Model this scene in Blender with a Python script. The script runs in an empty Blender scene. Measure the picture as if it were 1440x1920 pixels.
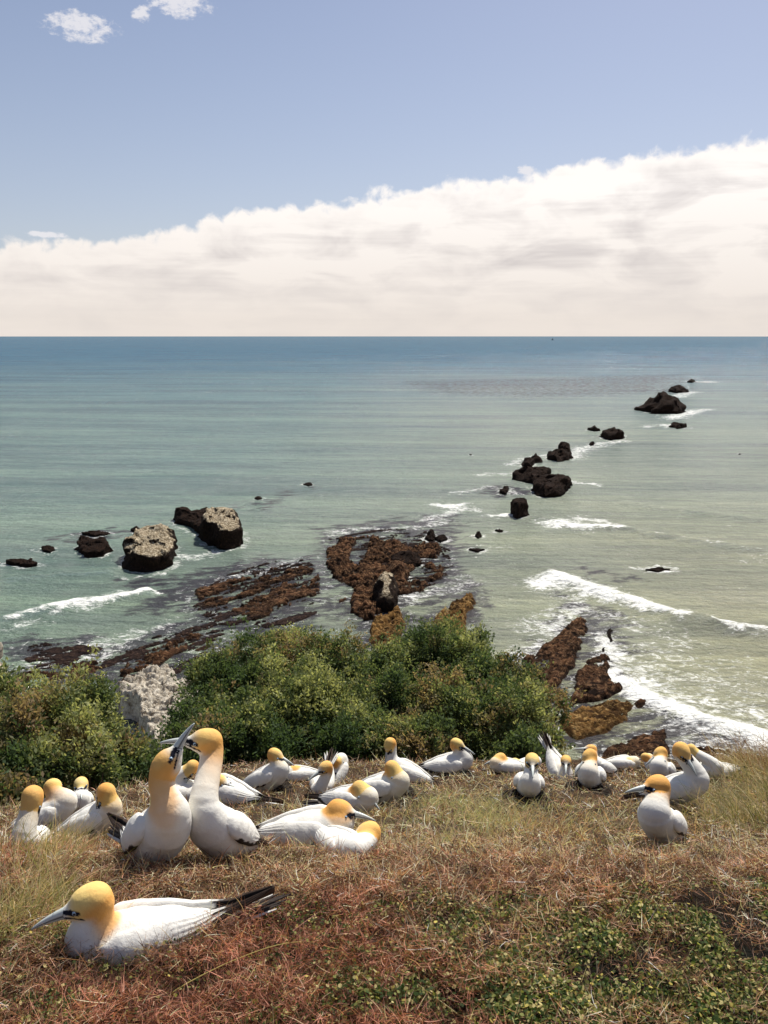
import bpy, math, random
import numpy as np
from mathutils import Vector

random.seed(7)
rng = np.random.default_rng(7)
R = math.radians
scene = bpy.context.scene

# ---------------------------------------------------------------- camera
CAM_H = 45.0
F_PX = 1536.0
PITCH = math.atan(331 / F_PX)
cam_d = bpy.data.cameras.new("camera")
cam = bpy.data.objects.new("camera", cam_d)
scene.collection.objects.link(cam)
cam.location = (0, 0, CAM_H)
cam.rotation_euler = (math.pi / 2 - PITCH, 0, 0)
cam_d.sensor_fit = 'VERTICAL'
cam_d.sensor_height = 36
cam_d.lens = 36 * F_PX / 1920
cam_d.clip_start = 0.05
cam_d.clip_end = 90000
scene.camera = cam

# ---------------------------------------------------------------- exposure
scene.view_settings.view_transform = 'Standard'
scene.view_settings.look = 'None'
scene.view_settings.exposure = 0.50
scene.view_settings.gamma = 1

# ---------------------------------------------------------------- sun + sky
SUN_EL, SUN_AZ = R(54), R(26)      # azimuth measured from the view axis (+y) to the right (+x)
sd = bpy.data.lights.new("sun", 'SUN')
sd.energy = 4.3
sd.angle = R(0.55)
sd.color = (1.0, 0.95, 0.86)
so = bpy.data.objects.new("sun", sd)
scene.collection.objects.link(so)
sv = Vector((math.sin(SUN_AZ) * math.cos(SUN_EL), math.cos(SUN_AZ) * math.cos(SUN_EL), math.sin(SUN_EL)))
so.rotation_euler = sv.to_track_quat('Z', 'Y').to_euler()
so.location = (0, 0, 100)

world = bpy.data.worlds.new("World")
scene.world = world
world.use_nodes = True
WT = world.node_tree
WT.nodes.clear()


class NB:
    """small node building helper"""
    def __init__(self, tree):
        self.t = tree

    def n(self, typ, **kw):
        nd = self.t.nodes.new(typ)
        for k, v in kw.items():
            setattr(nd, k, v)
        return nd

    def set(self, sock, v):
        if isinstance(v, bpy.types.NodeSocket):
            self.t.links.new(v, sock)
        elif isinstance(v, (tuple, list)):
            v = tuple(v)
            if sock.type == 'RGBA' and len(v) == 3:
                v = v + (1,)
            sock.default_value = v
        else:
            sock.default_value = v

    def m(self, op, a, b=None, c=None, clamp=False):
        nd = self.n('ShaderNodeMath', operation=op, use_clamp=clamp)
        self.set(nd.inputs[0], a)
        if b is not None:
            self.set(nd.inputs[1], b)
        if c is not None:
            self.set(nd.inputs[2], c)
        return nd.outputs[0]

    def mix(self, f, a, b, blend='MIX'):
        nd = self.n('ShaderNodeMix', data_type='RGBA', blend_type=blend)
        self.set(nd.inputs[0], f)
        self.set(nd.inputs[6], a)
        self.set(nd.inputs[7], b)
        return nd.outputs[2]

    def ramp(self, f, stops, interp='LINEAR'):
        nd = self.n('ShaderNodeValToRGB')
        cr = nd.color_ramp
        cr.interpolation = interp
        while len(cr.elements) < len(stops):
            cr.elements.new(0.5)
        for e, (p, c) in zip(cr.elements, stops):
            e.position = p
            e.color = (c, c, c, 1) if isinstance(c, (int, float)) else tuple(c) + (1,)
        self.set(nd.inputs[0], f)
        return nd.outputs[0]

    def noise(self, vec, scale, detail=4, rough=0.55, dist=0.0, out=0):
        nd = self.n('ShaderNodeTexNoise')
        self.set(nd.inputs['Vector'], vec)
        nd.inputs['Scale'].default_value = scale
        nd.inputs['Detail'].default_value = detail
        nd.inputs['Roughness'].default_value = rough
        nd.inputs['Distortion'].default_value = dist
        return nd.outputs[out]

    def comb(self, x, y, z):
        nd = self.n('ShaderNodeCombineXYZ')
        for i, v in enumerate((x, y, z)):
            self.set(nd.inputs[i], v)
        return nd.outputs[0]

    def mapr(self, v, a, b, c=0.0, d=1.0, smooth=False):
        nd = self.n('ShaderNodeMapRange')
        if smooth:
            nd.interpolation_type = 'SMOOTHSTEP'
        for i, q in enumerate((v, a, b, c, d)):
            self.set(nd.inputs[i], q)
        return nd.outputs[0]


b = NB(WT)
gen = b.n('ShaderNodeTexCoord').outputs['Generated']
sep = b.n('ShaderNodeSeparateXYZ')
b.set(sep.inputs[0], gen)
DX, DY, DZ = sep.outputs
hor = b.m('SQRT', b.m('ADD', b.m('MULTIPLY', DX, DX), b.m('MULTIPLY', DY, DY)))
el = b.m('MULTIPLY', b.m('ARCTAN2', DZ, hor), 180 / math.pi)      # elevation in degrees
az = b.m('MULTIPLY', b.m('ARCTAN2', DX, DY), 180 / math.pi)       # azimuth in degrees, right positive
sky = b.n('ShaderNodeTexSky', sky_type='NISHITA')
sky.sun_disc = False
sky.sun_elevation = SUN_EL
sky.sun_rotation = SUN_AZ
sky.altitude = 50
sky.air_density = 1.0
sky.dust_density = 1.0
sky.ozone_density = 1.2
skyc = b.mix(1.0, sky.outputs[0], (.90, .84, .86), 'MULTIPLY')
skyc = b.mix(b.mapr(el, 5, 24, 0.30, 0.04), skyc, (6.3, 6.6, 7.6))
# cloud bank: its upper edge climbs to the right
azel = b.comb(az, el, 0)
top = b.m('MULTIPLY', b.ramp(b.mapr(az, -60, 60), [(0, .17), (.25, .22), (.30, .265), (.375, .33), (.43, .405), (.50, .455), (.535, .487), (.56, .475), (.60, .53), (.70, .575), (1, .62)]), 20)
bill1 = b.noise(b.comb(b.m('MULTIPLY', az, .7), el, 3.0), 0.38, 3, .55)
bill2 = b.noise(azel, 1.0, 6, .55, .3)
edge = b.m('ADD', b.m('SUBTRACT', top, el), b.m('ADD', b.m('MULTIPLY', b.m('SUBTRACT', bill1, .5), 2.6), b.m('MULTIPLY', b.m('SUBTRACT', bill2, .5), 1.9)))
bank = b.mapr(edge, -.18, .55, smooth=True)
# grey folds inside the bank, stretched sideways
fold = b.noise(b.comb(b.m('MULTIPLY', az, .38), el, 7.0), 0.50, 4, .52, .5)
fold2 = b.noise(b.comb(b.m('MULTIPLY', az, .08), b.m('MULTIPLY', el, 1.6), 1.0), 1.0, 5, .6)
grey = b.mapr(b.m('ADD', b.m('MULTIPLY', fold, .72), b.m('MULTIPLY', fold2, .28)), 0.44, .68)
grey = b.m('MULTIPLY', grey, b.mapr(el, 0.6, 4.5, .35, 1.0))
grey = b.m('MULTIPLY', grey, b.mapr(edge, .3, 2.2, 0.0, 1.0))
cl_hi = b.mix(b.mapr(el, 1, 9), (7.9, 7.2, 6.6), (9.9, 9.4, 9.0))
cl_lo = b.mix(b.mapr(el, 1, 9), (6.5, 6.0, 5.7), (5.9, 5.5, 5.5))
cloud = b.mix(grey, cl_hi, cl_lo)
col = b.mix(bank, skyc, cloud)
# thin wisps just above the bank and the small clouds high on the left
small = None
for (a0, e0, sa, se) in [(-18.6, 17.6, 2.6, .95), (-12.6, 19.2, 2.4, .85), (-15.0, 18.5, .7, .6), (9.3, 10.3, .8, .5), (-21.5, 6.1, 1.6, .25)]:
    dx = b.m('DIVIDE', b.m('SUBTRACT', az, a0), sa)
    dy = b.m('DIVIDE', b.m('SUBTRACT', el, e0), se)
    g = b.m('SUBTRACT', 1.0, b.m('ADD', b.m('MULTIPLY', dx, dx), b.m('MULTIPLY', dy, dy)), clamp=True)
    small = g if small is None else b.m('MAXIMUM', small, g)
puffn = b.noise(b.comb(az, b.m('MULTIPLY', el, 1.7), 0), 1.1, 7, .68)
puff = b.m('MULTIPLY', b.mapr(b.m('ADD', small, b.m('MULTIPLY', b.m('SUBTRACT', puffn, .5), 3.2)), .25, 1.0, smooth=True), b.mapr(small, 0, .25))
col = b.mix(b.m('MULTIPLY', puff, .8), col, (8.2, 8.0, 8.2))
bg = b.n('ShaderNodeBackground')
b.set(bg.inputs[0], col)
bg.inputs[1].default_value = 0.076
wo = b.n('ShaderNodeOutputWorld')
WT.links.new(bg.outputs[0], wo.inputs[0])


# ================================================================ helpers
def ray(px, py):
    u = (px - 720) / F_PX
    v = (py - 960) / F_PX
    return Vector((u, math.cos(PITCH) - v * math.sin(PITCH), -(math.sin(PITCH) + v * math.cos(PITCH))))


CAMV = Vector((0, 0, CAM_H))


def at(px, py, t):
    return CAMV + ray(px, py) * t


def on_sea(px, py, z=0.0):
    d = ray(px, py)
    return CAMV + d * ((z - CAM_H) / d.z)


def link(o):
    scene.collection.objects.link(o)
    return o


def tag(o, label=None, cat=None, group=None, kind=None):
    if label: o['label'] = label
    if cat: o['category'] = cat
    if group: o['group'] = group
    if kind: o['kind'] = kind
    return o


def mesh_np(name, verts, faces, mat=None, parent=None, smooth=True, colors=None, attrs=None, loops=None):
    """faces: (n,k) int array (or list of arrays with their own k)"""
    me = bpy.data.meshes.new(name)
    verts = np.asarray(verts, dtype=np.float32)
    if not isinstance(faces, list):
        faces = [faces]
    faces = [np.asarray(f, dtype=np.int32) for f in faces if len(f)]
    me.vertices.add(len(verts))
    me.vertices.foreach_set('co', verts.ravel())
    idx = np.concatenate([f.ravel() for f in faces])
    tot = np.concatenate([np.full(len(f), f.shape[1], np.int32) for f in faces])
    start = np.concatenate([[0], np.cumsum(tot)[:-1]]).astype(np.int32)
    me.loops.add(len(idx))
    me.loops.foreach_set('vertex_index', idx)
    me.polygons.add(len(tot))
    me.polygons.foreach_set('loop_start', start)
    me.polygons.foreach_set('loop_total', tot)
    me.update(calc_edges=True)
    if smooth:
        me.polygons.foreach_set('use_smooth', np.ones(len(tot), bool))
    if colors is not None:
        a = me.color_attributes.new('Col', 'FLOAT_COLOR', 'POINT')
        c = np.ones((len(verts), 4), np.float32)
        c[:, :3] = colors
        a.data.foreach_set('color', c.ravel())
    for k, v in (attrs or {}).items():
        a = me.attributes.new(k, 'FLOAT', 'POINT')
        a.data.foreach_set('value', np.asarray(v, np.float32))
    if mat:
        me.materials.append(mat)
    o = link(bpy.data.objects.new(name, me))
    if parent:
        o.parent = parent
    return o


def _hash(ix, iy, iz, seed):
    h = (ix.astype(np.int64) * 374761393 + iy.astype(np.int64) * 668265263 + iz.astype(np.int64) * 2147483647 + seed * 1274126177) & 0xFFFFFFFF
    h = ((h ^ (h >> 13)) * 1274126177) & 0xFFFFFFFF
    h = ((h ^ (h >> 16)) * 2246822519) & 0xFFFFFFFF
    return ((h ^ (h >> 15)) & 0xFFFFFF) / float(0xFFFFFF)


def vnoise(x, y, z=0.0, seed=0):
    x, y, z = np.broadcast_arrays(np.asarray(x, float), np.asarray(y, float), np.asarray(z, float))
    ix, iy, iz = np.floor(x), np.floor(y), np.floor(z)
    fx, fy, fz = x - ix, y - iy, z - iz
    fx, fy, fz = [f * f * (3 - 2 * f) for f in (fx, fy, fz)]
    r = 0
    for a in (0, 1):
        for c in (0, 1):
            for d in (0, 1):
                w = (fx if a else 1 - fx) * (fy if c else 1 - fy) * (fz if d else 1 - fz)
                r = r + w * _hash(ix + a, iy + c, iz + d, seed)
    return r * 2 - 1


def fbm(x, y, z=0.0, o=4, seed=0, gain=.5):
    r, a = 0, 1.0
    for i in range(o):
        r = r + a * vnoise(x * 2 ** i + 13.7 * i, y * 2 ** i - 7.1 * i, np.asarray(z) * 2 ** i, seed + i)
        a *= gain
    return r


def sstep(a, c, x):
    t = np.clip((np.asarray(x, float) - a) / (c - a), 0, 1)
    return t * t * (3 - 2 * t)


def new_mat(name):
    m = bpy.data.materials.new(name)
    m.use_nodes = True
    m.node_tree.nodes.clear()
    q = NB(m.node_tree)
    out = q.n('ShaderNodeOutputMaterial')
    return m, q, out


def principled(q, out, color, rough=.7, spec=.3, normal=None):
    p = q.n('ShaderNodeBsdfPrincipled')
    q.set(p.inputs['Base Color'], color)
    q.set(p.inputs['Roughness'], rough)
    q.set(p.inputs['Specular IOR Level'], spec)
    if normal is not None:
        q.set(p.inputs['Normal'], normal)
    q.t.links.new(p.outputs[0], out.inputs[0])
    return p


def bump(q, h, strength=.5, dist=.01, normal=None):
    nd = q.n('ShaderNodeBump')
    nd.inputs['Strength'].default_value = strength
    nd.inputs['Distance'].default_value = dist
    q.set(nd.inputs['Height'], h)
    if normal is not None:
        q.set(nd.inputs['Normal'], normal)
    return nd.outputs[0]


def attr(q, name, fac=False):
    nd = q.n('ShaderNodeAttribute', attribute_name=name)
    return nd.outputs['Fac' if fac else 'Color']


def pos(q):
    return q.n('ShaderNodeNewGeometry').outputs['Position']


def objco(q):
    return q.n('ShaderNodeTexCoord').outputs['Object']


# ================================================================ materials
def mat_leafy(name, transl=.4, rough=.55, spec=.25):
    m, q, out = new_mat(name)
    c = attr(q, 'Col')
    d = q.n('ShaderNodeBsdfPrincipled')
    q.set(d.inputs['Base Color'], c)
    d.inputs['Roughness'].default_value = rough
    d.inputs['Specular IOR Level'].default_value = spec
    t = q.n('ShaderNodeBsdfTranslucent')
    q.set(t.inputs[0], q.mix(1.0, c, (1.25, 1.2, .7), 'MULTIPLY'))
    mx = q.n('ShaderNodeMixShader')
    mx.inputs[0].default_value = transl
    q.t.links.new(d.outputs[0], mx.inputs[1])
    q.t.links.new(t.outputs[0], mx.inputs[2])
    q.t.links.new(mx.outputs[0], out.inputs[0])
    return m


def mat_vcol(name, rough=.6, spec=.3, nscale=None, nstr=.3, ndist=.004, stretch=None):
    m, q, out = new_mat(name)
    nm = None
    c = attr(q, 'Col')
    if nscale:
        v = objco(q)
        n1 = q.noise(v, nscale, 4, .6)
        nm = bump(q, n1, nstr, ndist)
        c = q.mix(1.0, c, q.mix(q.noise(v, nscale * .14, 5, .6), (.86, .85, .81), (1.10, 1.10, 1.10)), 'MULTIPLY')
    principled(q, out, c, rough, spec, nm)
    return m


M = {}
M['leaf'] = mat_leafy('shrub_leaves', .5, .6, .12)
M['grass'] = mat_leafy('dry_grass', .35, .6, .3)
M['plumage'] = mat_vcol('plumage', .8, .12, 90, .45, .004)
M['bill'] = mat_vcol('bill_horn', .35, .5)
M['feather'] = mat_vcol('wing_feathers', .65, .2, 60, .5, .006)
M['bark'] = mat_vcol('bark', .85, .2, 30, .6, .01)


def mat_ground():
    m, q, out = new_mat('dry_ground')
    p = pos(q)
    c = attr(q, 'Col')
    n1 = q.noise(p, 18, 6, .7)
    n2 = q.noise(p, 70, 4, .7)
    c2 = q.mix(q.mapr(n1, .35, .65), q.mix(1.0, c, (.45, .42, .4), 'MULTIPLY'), q.mix(1.0, c, (1.3, 1.25, 1.15), 'MULTIPLY'))
    nm = bump(q, q.m('ADD', n1, n2), 1.0, .03)
    principled(q, out, c2, .95, .1, nm)
    return m


M['ground'] = mat_ground()


def mat_rock(name, dark, mid, light, sc=.6, streak=False, topcol=None, wet=.6, bs=1.0):
    m, q, out = new_mat(name)
    p = pos(q)
    n1 = q.noise(p, sc, 8, .68, .3)
    n2 = q.noise(p, sc * 5, 6, .7)
    c = q.mix(q.mapr(n1, .36, .62), dark, mid)
    c = q.mix(q.mapr(n2, .5, .72), c, light)
    if streak:
        mp = q.n('ShaderNodeMapping')
        q.set(mp.inputs[0], p)
        mp.inputs['Rotation'].default_value = (0, 0, -.9)
        mp.inputs['Scale'].default_value = (.22, 1.0, 1.0)
        n3 = q.noise(mp.outputs[0], 1.3, 5, .65, .5)
        c = q.mix(q.mapr(n3, .50, .40), c, dark)
        c = q.mix(q.m('MULTIPLY', q.mapr(n3, .60, .68), .5), c, light)
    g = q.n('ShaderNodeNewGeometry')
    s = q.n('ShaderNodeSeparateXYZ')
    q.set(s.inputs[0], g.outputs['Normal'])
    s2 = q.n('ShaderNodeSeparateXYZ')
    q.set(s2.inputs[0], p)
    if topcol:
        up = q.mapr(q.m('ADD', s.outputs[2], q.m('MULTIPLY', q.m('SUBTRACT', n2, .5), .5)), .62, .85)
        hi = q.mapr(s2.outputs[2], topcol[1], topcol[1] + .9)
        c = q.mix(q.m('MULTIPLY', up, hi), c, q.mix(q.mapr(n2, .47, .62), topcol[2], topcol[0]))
    # wet, weedy foot
    foot = q.mapr(s2.outputs[2], .10, .65, 1, 0)
    c = q.mix(q.m('MULTIPLY', foot, wet), c, dark)
    nm = bump(q, q.m('ADD', q.m('MULTIPLY', n1, 1.5), n2), bs, .35)
    principled(q, out, c, .95, .06, nm)
    return m


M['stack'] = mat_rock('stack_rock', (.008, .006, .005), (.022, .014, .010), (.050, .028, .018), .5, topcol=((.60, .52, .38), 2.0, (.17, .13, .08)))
M['blackrock'] = mat_rock('black_rock', (.007, .005, .004), (.020, .012, .009), (.050, .026, .015), .6)
M['reef'] = mat_rock('reef_rock', (.012, .007, .005), (.110, .052, .026), (.33, .19, .10), .35, streak=True, wet=.75)
M['reefgold'] = mat_rock('golden_reef_rock', (.03, .015, .006), (.21, .11, .034), (.46, .30, .12), .35, streak=True, wet=.6)
M['pale'] = mat_rock('pale_rock', (.22, .17, .12), (.74, .67, .55), (.84, .79, .68), .8, wet=0, bs=1.0)


def mat_sea():
    m, q, out = new_mat('sea_water')
    p = pos(q)
    foam = attr(q, 'foam', True)
    dark = attr(q, 'weed', True)
    s = q.n('ShaderNodeSeparateXYZ')
    q.set(s.inputs[0], p)
    X, Y, Z = s.outputs
    # water colour by depth of bottom and silt: milky green inshore, blue offshore
    big = q.noise(q.comb(q.m('MULTIPLY', X, .35), Y, 0), .006, 4, .5)
    dist = q.m('ADD', Y, q.m('MULTIPLY', q.m('SUBTRACT', big, .5), q.m('MULTIPLY', Y, .9)))
    lg = q.m('LOGARITHM', q.m('MAXIMUM', dist, 40.0), 10.0)
    t = q.mapr(lg, 1.9, 3.9)
    silt = q.mapr(X, -60, 60)
    near = q.mix(silt, (.155, .215, .160), (.320, .310, .200))
    mid = q.mix(silt, (.125, .190, .180), (.195, .230, .195))
    far = (.030, .105, .165)
    c = q.mix(q.mapr(t, 0.02, .33, smooth=True), near, mid)
    c = q.mix(q.mapr(t, .28, .72, smooth=True), c, far)
    # wind streaks and finer ripples, their light and dark painted into the water colour
    st = q.noise(q.comb(q.m('MULTIPLY', X, .12), q.m('ADD', Y, q.m('MULTIPLY', X, .05)), 0), .035, 6, .6)
    c = q.mix(1.0, c, q.mix(q.mapr(st, .35, .65), (.76, .78, .84), (1.20, 1.18, 1.12)), 'MULTIPLY')
    st2 = q.noise(q.comb(q.m('MULTIPLY', X, .10), q.m('ADD', Y, q.m('MULTIPLY', X, .08)), 0), .25, 6, .7)
    c = q.mix(1.0, c, q.mix(q.mapr(st2, .35, .65), (.84, .84, .88), (1.16, 1.16, 1.12)), 'MULTIPLY')
    st3 = q.noise(q.comb(q.m('MULTIPLY', X, .22), q.m('ADD', Y, q.m('MULTIPLY', X, .1)), 0), 1.1, 5, .75)
    c = q.mix(1.0, c, q.mix(q.mapr(st3, .35, .65), (.80, .81, .84), (1.22, 1.21, 1.18)), 'MULTIPLY')
    # weed and submerged ledges
    wn = q.noise(q.comb(q.m('ADD', q.m('MULTIPLY', X, .45), q.m('MULTIPLY', Y, .12)), q.m('SUBTRACT', Y, q.m('MULTIPLY', X, .25)), 0), .42, 7, .68, .4)
    wm = q.m('MULTIPLY', q.mapr(q.m('ADD', dark, q.m('MULTIPLY', q.m('SUBTRACT', wn, .5), 2.6)), .16, .48), q.mapr(dark, .0, .2, 0, .9))
    c = q.mix(wm, c, (.035, .030, .042))
    # foam lace
    fx = q.comb(q.m('ADD', q.m('MULTIPLY', X, .75), q.m('MULTIPLY', Y, .3)), q.m('SUBTRACT', Y, q.m('MULTIPLY', X, .15)), 0)
    f1 = q.m('ADD', q.m('MULTIPLY', q.noise(fx, .5, 9, .78, 1.3), .65), q.m('MULTIPLY', q.noise(fx, 2.2, 6, .8, .6), .35))
    vor = q.n('ShaderNodeTexVoronoi', feature='DISTANCE_TO_EDGE')
    q.set(vor.inputs['Vector'], q.mix(.12, fx, q.noise(fx, 1.2, 4, .7, 0, 1)))
    vor.inputs['Scale'].default_value = 1.1
    lace = q.m('SUBTRACT', .5, q.m('MULTIPLY', vor.outputs[0], 1.6))
    fv = q.m('ADD', q.m('MULTIPLY', foam, 1.2), q.m('ADD', q.m('MULTIPLY', q.m('SUBTRACT', f1, .5), 5.0), q.m('MULTIPLY', lace, .18)))
    fm = q.m('MULTIPLY', q.mapr(fv, .56, 1.15), q.mapr(foam, .03, .16))
    c = q.mix(fm, c, (.86, .86, .82))
    # waves
    w1 = q.noise(q.comb(q.m('MULTIPLY', X, .55), Y, 0), .22, 4, .6)
    w2 = q.noise(q.comb(q.m('MULTIPLY', X, .7), Y, 0), 1.1, 5, .65)
    w3 = q.noise(q.comb(q.m('MULTIPLY', X, .3), Y, 0), .045, 4, .6)
    h = q.m('ADD', q.m('MULTIPLY', w1, 1.4), q.m('ADD', q.m('MULTIPLY', w2, 1.05), q.m('MULTIPLY', w3, 4.5)))
    nm = bump(q, h, 1.0, .85)
    rough = q.mapr(fm, 0, 1, .10, .9)
    # a wavy sea never mirrors fully at a grazing angle: the facets tilt, so the share of mirror light is limited
    fr = q.n('ShaderNodeFresnel')
    fr.inputs['IOR'].default_value = 1.33
    q.set(fr.inputs['Normal'], nm)
    fac = q.m('MINIMUM', fr.outputs[0], q.mapr(t, .1, .75, .42, .26))
    fac = q.m('MULTIPLY', fac, q.m('SUBTRACT', 1.0, fm))
    df = q.n('ShaderNodeBsdfDiffuse')
    q.set(df.inputs['Color'], c)
    q.set(df.inputs['Normal'], nm)
    gl = q.n('ShaderNodeBsdfGlossy')
    q.set(gl.inputs['Roughness'], rough)
    q.set(gl.inputs['Normal'], nm)
    mx = q.n('ShaderNodeMixShader')
    q.set(mx.inputs[0], fac)
    q.t.links.new(df.outputs[0], mx.inputs[1])
    q.t.links.new(gl.outputs[0], mx.inputs[2])
    q.t.links.new(mx.outputs[0], out.inputs[0])
    return m


M['sea'] = mat_sea()

# ================================================================ terrain
# depth below the camera of the colony terrace as a function of the distance in front of the camera
GY = np.array([-40, -8, -2, 0.0, 1.5, 1.86, 2.43, 3.3, 5.0, 6.9, 9.0])
GD = np.array([-2, .4, 1.2, 1.42, 1.50, 1.59, 1.77, 2.24, 3.0, 3.85, 4.85])
EX = np.array([-40, -6, -3, -2.0, -1.75, -1.2, 0, 1.5, 4, 8, 40])
EYY = np.array([2.2, 2.8, 3.5, 4.25, 5.3, 6.6, 7.1, 7.3, 7.4, 7.3, 6.5])


def gsmooth(y):
    y = np.asarray(y, float)
    return (np.interp(y - .25, GY, GD) + np.interp(y, GY, GD) * 2 + np.interp(y + .25, GY, GD)) / 4


def terrace(x, y):
    x = np.asarray(x, float)
    return CAM_H - gsmooth(y) + fbm(x * .9, np.asarray(y) * .9, 0, 3, 5) * .035


def edge_y(x):
    x = np.asarray(x, float)
    return (np.interp(x - .3, EX, EYY) + np.interp(x, EX, EYY) + np.interp(x + .3, EX, EYY)) / 3


def ground(x, y):
    x = np.asarray(x, float); y = np.asarray(y, float)
    e = edge_y(x)
    over = np.maximum(y - e, 0)
    ye = np.minimum(y, e + 0 * over)
    z = terrace(x, ye) - over * .45 - 1.15 * over ** 2 / (over + 1.2)
    z = z + sstep(1, 10, over) * fbm(x * .18, y * .18, z * .2, 4, 9) * 2.2
    return z


def on_ground(px, py):
    d = ray(px, py)
    t = 1.0
    while t < 14:
        p = CAMV + d * t
        if p.z < float(terrace(p.x, p.y)):
            break
        t += .01
    return CAMV + d * t, t


def axis(*segs):
    a = []
    for (s, e, st) in segs:
        a.append(np.arange(s, e, st))
    return np.concatenate(a)


def zone_weights(x, y):
    """how much of each ground colour grows at a place: rust mat, straw, green grass, leafy mat"""
    n1 = fbm(x * 1.1, y * 1.1, 0, 3, 31)
    n2 = fbm(x * 1.7 + 5, y * 1.7, 0, 3, 37)
    front = sstep(3.35, 2.5, y + n1 * .35)
    rust = front * (1 - .25 * sstep(.1, .6, n2))
    rust = np.maximum(rust, sstep(3.9, 2.9, y + n1 * .5) * sstep(-.6, -1.2, x) * .8)
    green = np.exp(-(((x - .75) / .75) ** 2 + ((y - 4.0) / .55) ** 2)) * 1.0 + sstep(.2, .8, n2) * .35 * (1 - front)
    green = green * .45 + np.exp(-(((x - .1) / .5) ** 2 + ((y - 4.3) / .6) ** 2)) * .2
    leafy = sstep(2.35, 1.75, y - .16 * x + n1 * .22) * sstep(-.7, .5, x + n2 * .2)
    leafy = np.maximum(leafy, .35 * sstep(1.95, 1.6, y + n1 * .2))
    return rust, np.clip(green, 0, 1), np.clip(leafy, 0, 1)


xs = axis((-40, -8, 1.0), (-8, -4, .25), (-4, 5, .05), (5, 9, .25), (9, 41, 1.0))
ys = axis((-40, -4, 2.0), (-4, 1, .25), (1, 8.5, .05), (8.5, 14, .2), (14, 46, .6))
XX, YY = np.meshgrid(xs, ys)
ZZ = ground(XX, YY)
nearm = sstep(9, 7, YY) * sstep(.5, 1.2, YY)
ZZ = ZZ + nearm * fbm(XX * 5, YY * 5, 0, 3, 11) * .022
nx, ny = len(xs), len(ys)
ii = np.arange(nx * ny).reshape(ny, nx)
quads = np.stack([ii[:-1, :-1], ii[:-1, 1:], ii[1:, 1:], ii[1:, :-1]], -1).reshape(-1, 4)
ru, gr_, le = zone_weights(XX, YY)
c_straw = np.array([.095, .065, .042]); c_rust = np.array([.030, .017, .012]); c_green = np.array([.09, .085, .045]); c_dark = np.array([.010, .011, .008])
col = np.ones(XX.shape + (3,)) * c_straw
col = col * (1 - ru[..., None]) + c_rust * ru[..., None]
col = col * (1 - gr_[..., None] * .6) + c_green * gr_[..., None] * .6
col = col * (1 - le[..., None]) + c_dark * le[..., None]
over = sstep(.1, 2.5, YY - edge_y(XX))[..., None]
cn = sstep(-.3, .5, fbm(XX * .35, YY * .35, ZZ * .3, 4, 3))[..., None]
col = col * (1 - over) + (np.array([.06, .065, .03]) * (1 - cn) + np.array([.34, .28, .2]) * cn) * over
V = np.stack([XX, YY, ZZ], -1).reshape(-1, 3)
tag(mesh_np('ground', V, quads, M['ground'], colors=col.reshape(-1, 3)), kind='structure')


# ================================================================ sea
def P2(pts):
    return np.array([[on_sea(*p).x, on_sea(*p).y] for p in pts])


def dist_poly(x, y, pts):
    """distance to a polyline and the position along it 0..1"""
    best = np.full(x.shape, 1e9); tt = np.zeros(x.shape)
    n = len(pts) - 1
    for i in range(n):
        a = pts[i]; c = pts[i + 1]
        d = c - a
        L = (d ** 2).sum()
        t = np.clip(((x - a[0]) * d[0] + (y - a[1]) * d[1]) / L, 0, 1)
        r = np.hypot(x - a[0] - t * d[0], y - a[1] - t * d[1])
        w = r < best
        best = np.where(w, r, best); tt = np.where(w, (i + t) / n, tt)
    return best, tt


def inside(x, y, poly):
    c = np.zeros(x.shape, bool)
    n = len(poly)
    for i in range(n):
        x1, y1 = poly[i]; x2, y2 = poly[(i + 1) % n]
        if y1 == y2: continue
        cond = ((y1 > y) != (y2 > y)) & (x < (x2 - x1) * (y - y1) / (y2 - y1) + x1)
        c ^= cond
    return c


def sdist(x, y, poly):
    """positive inside a polygon"""
    d, _ = dist_poly(x, y, np.vstack([poly, poly[:1]]))
    return np.where(inside(x, y, poly), d, -d)


# ================================================================ rocks
REEF_OUT, ROCK_OUT = [], []


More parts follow.
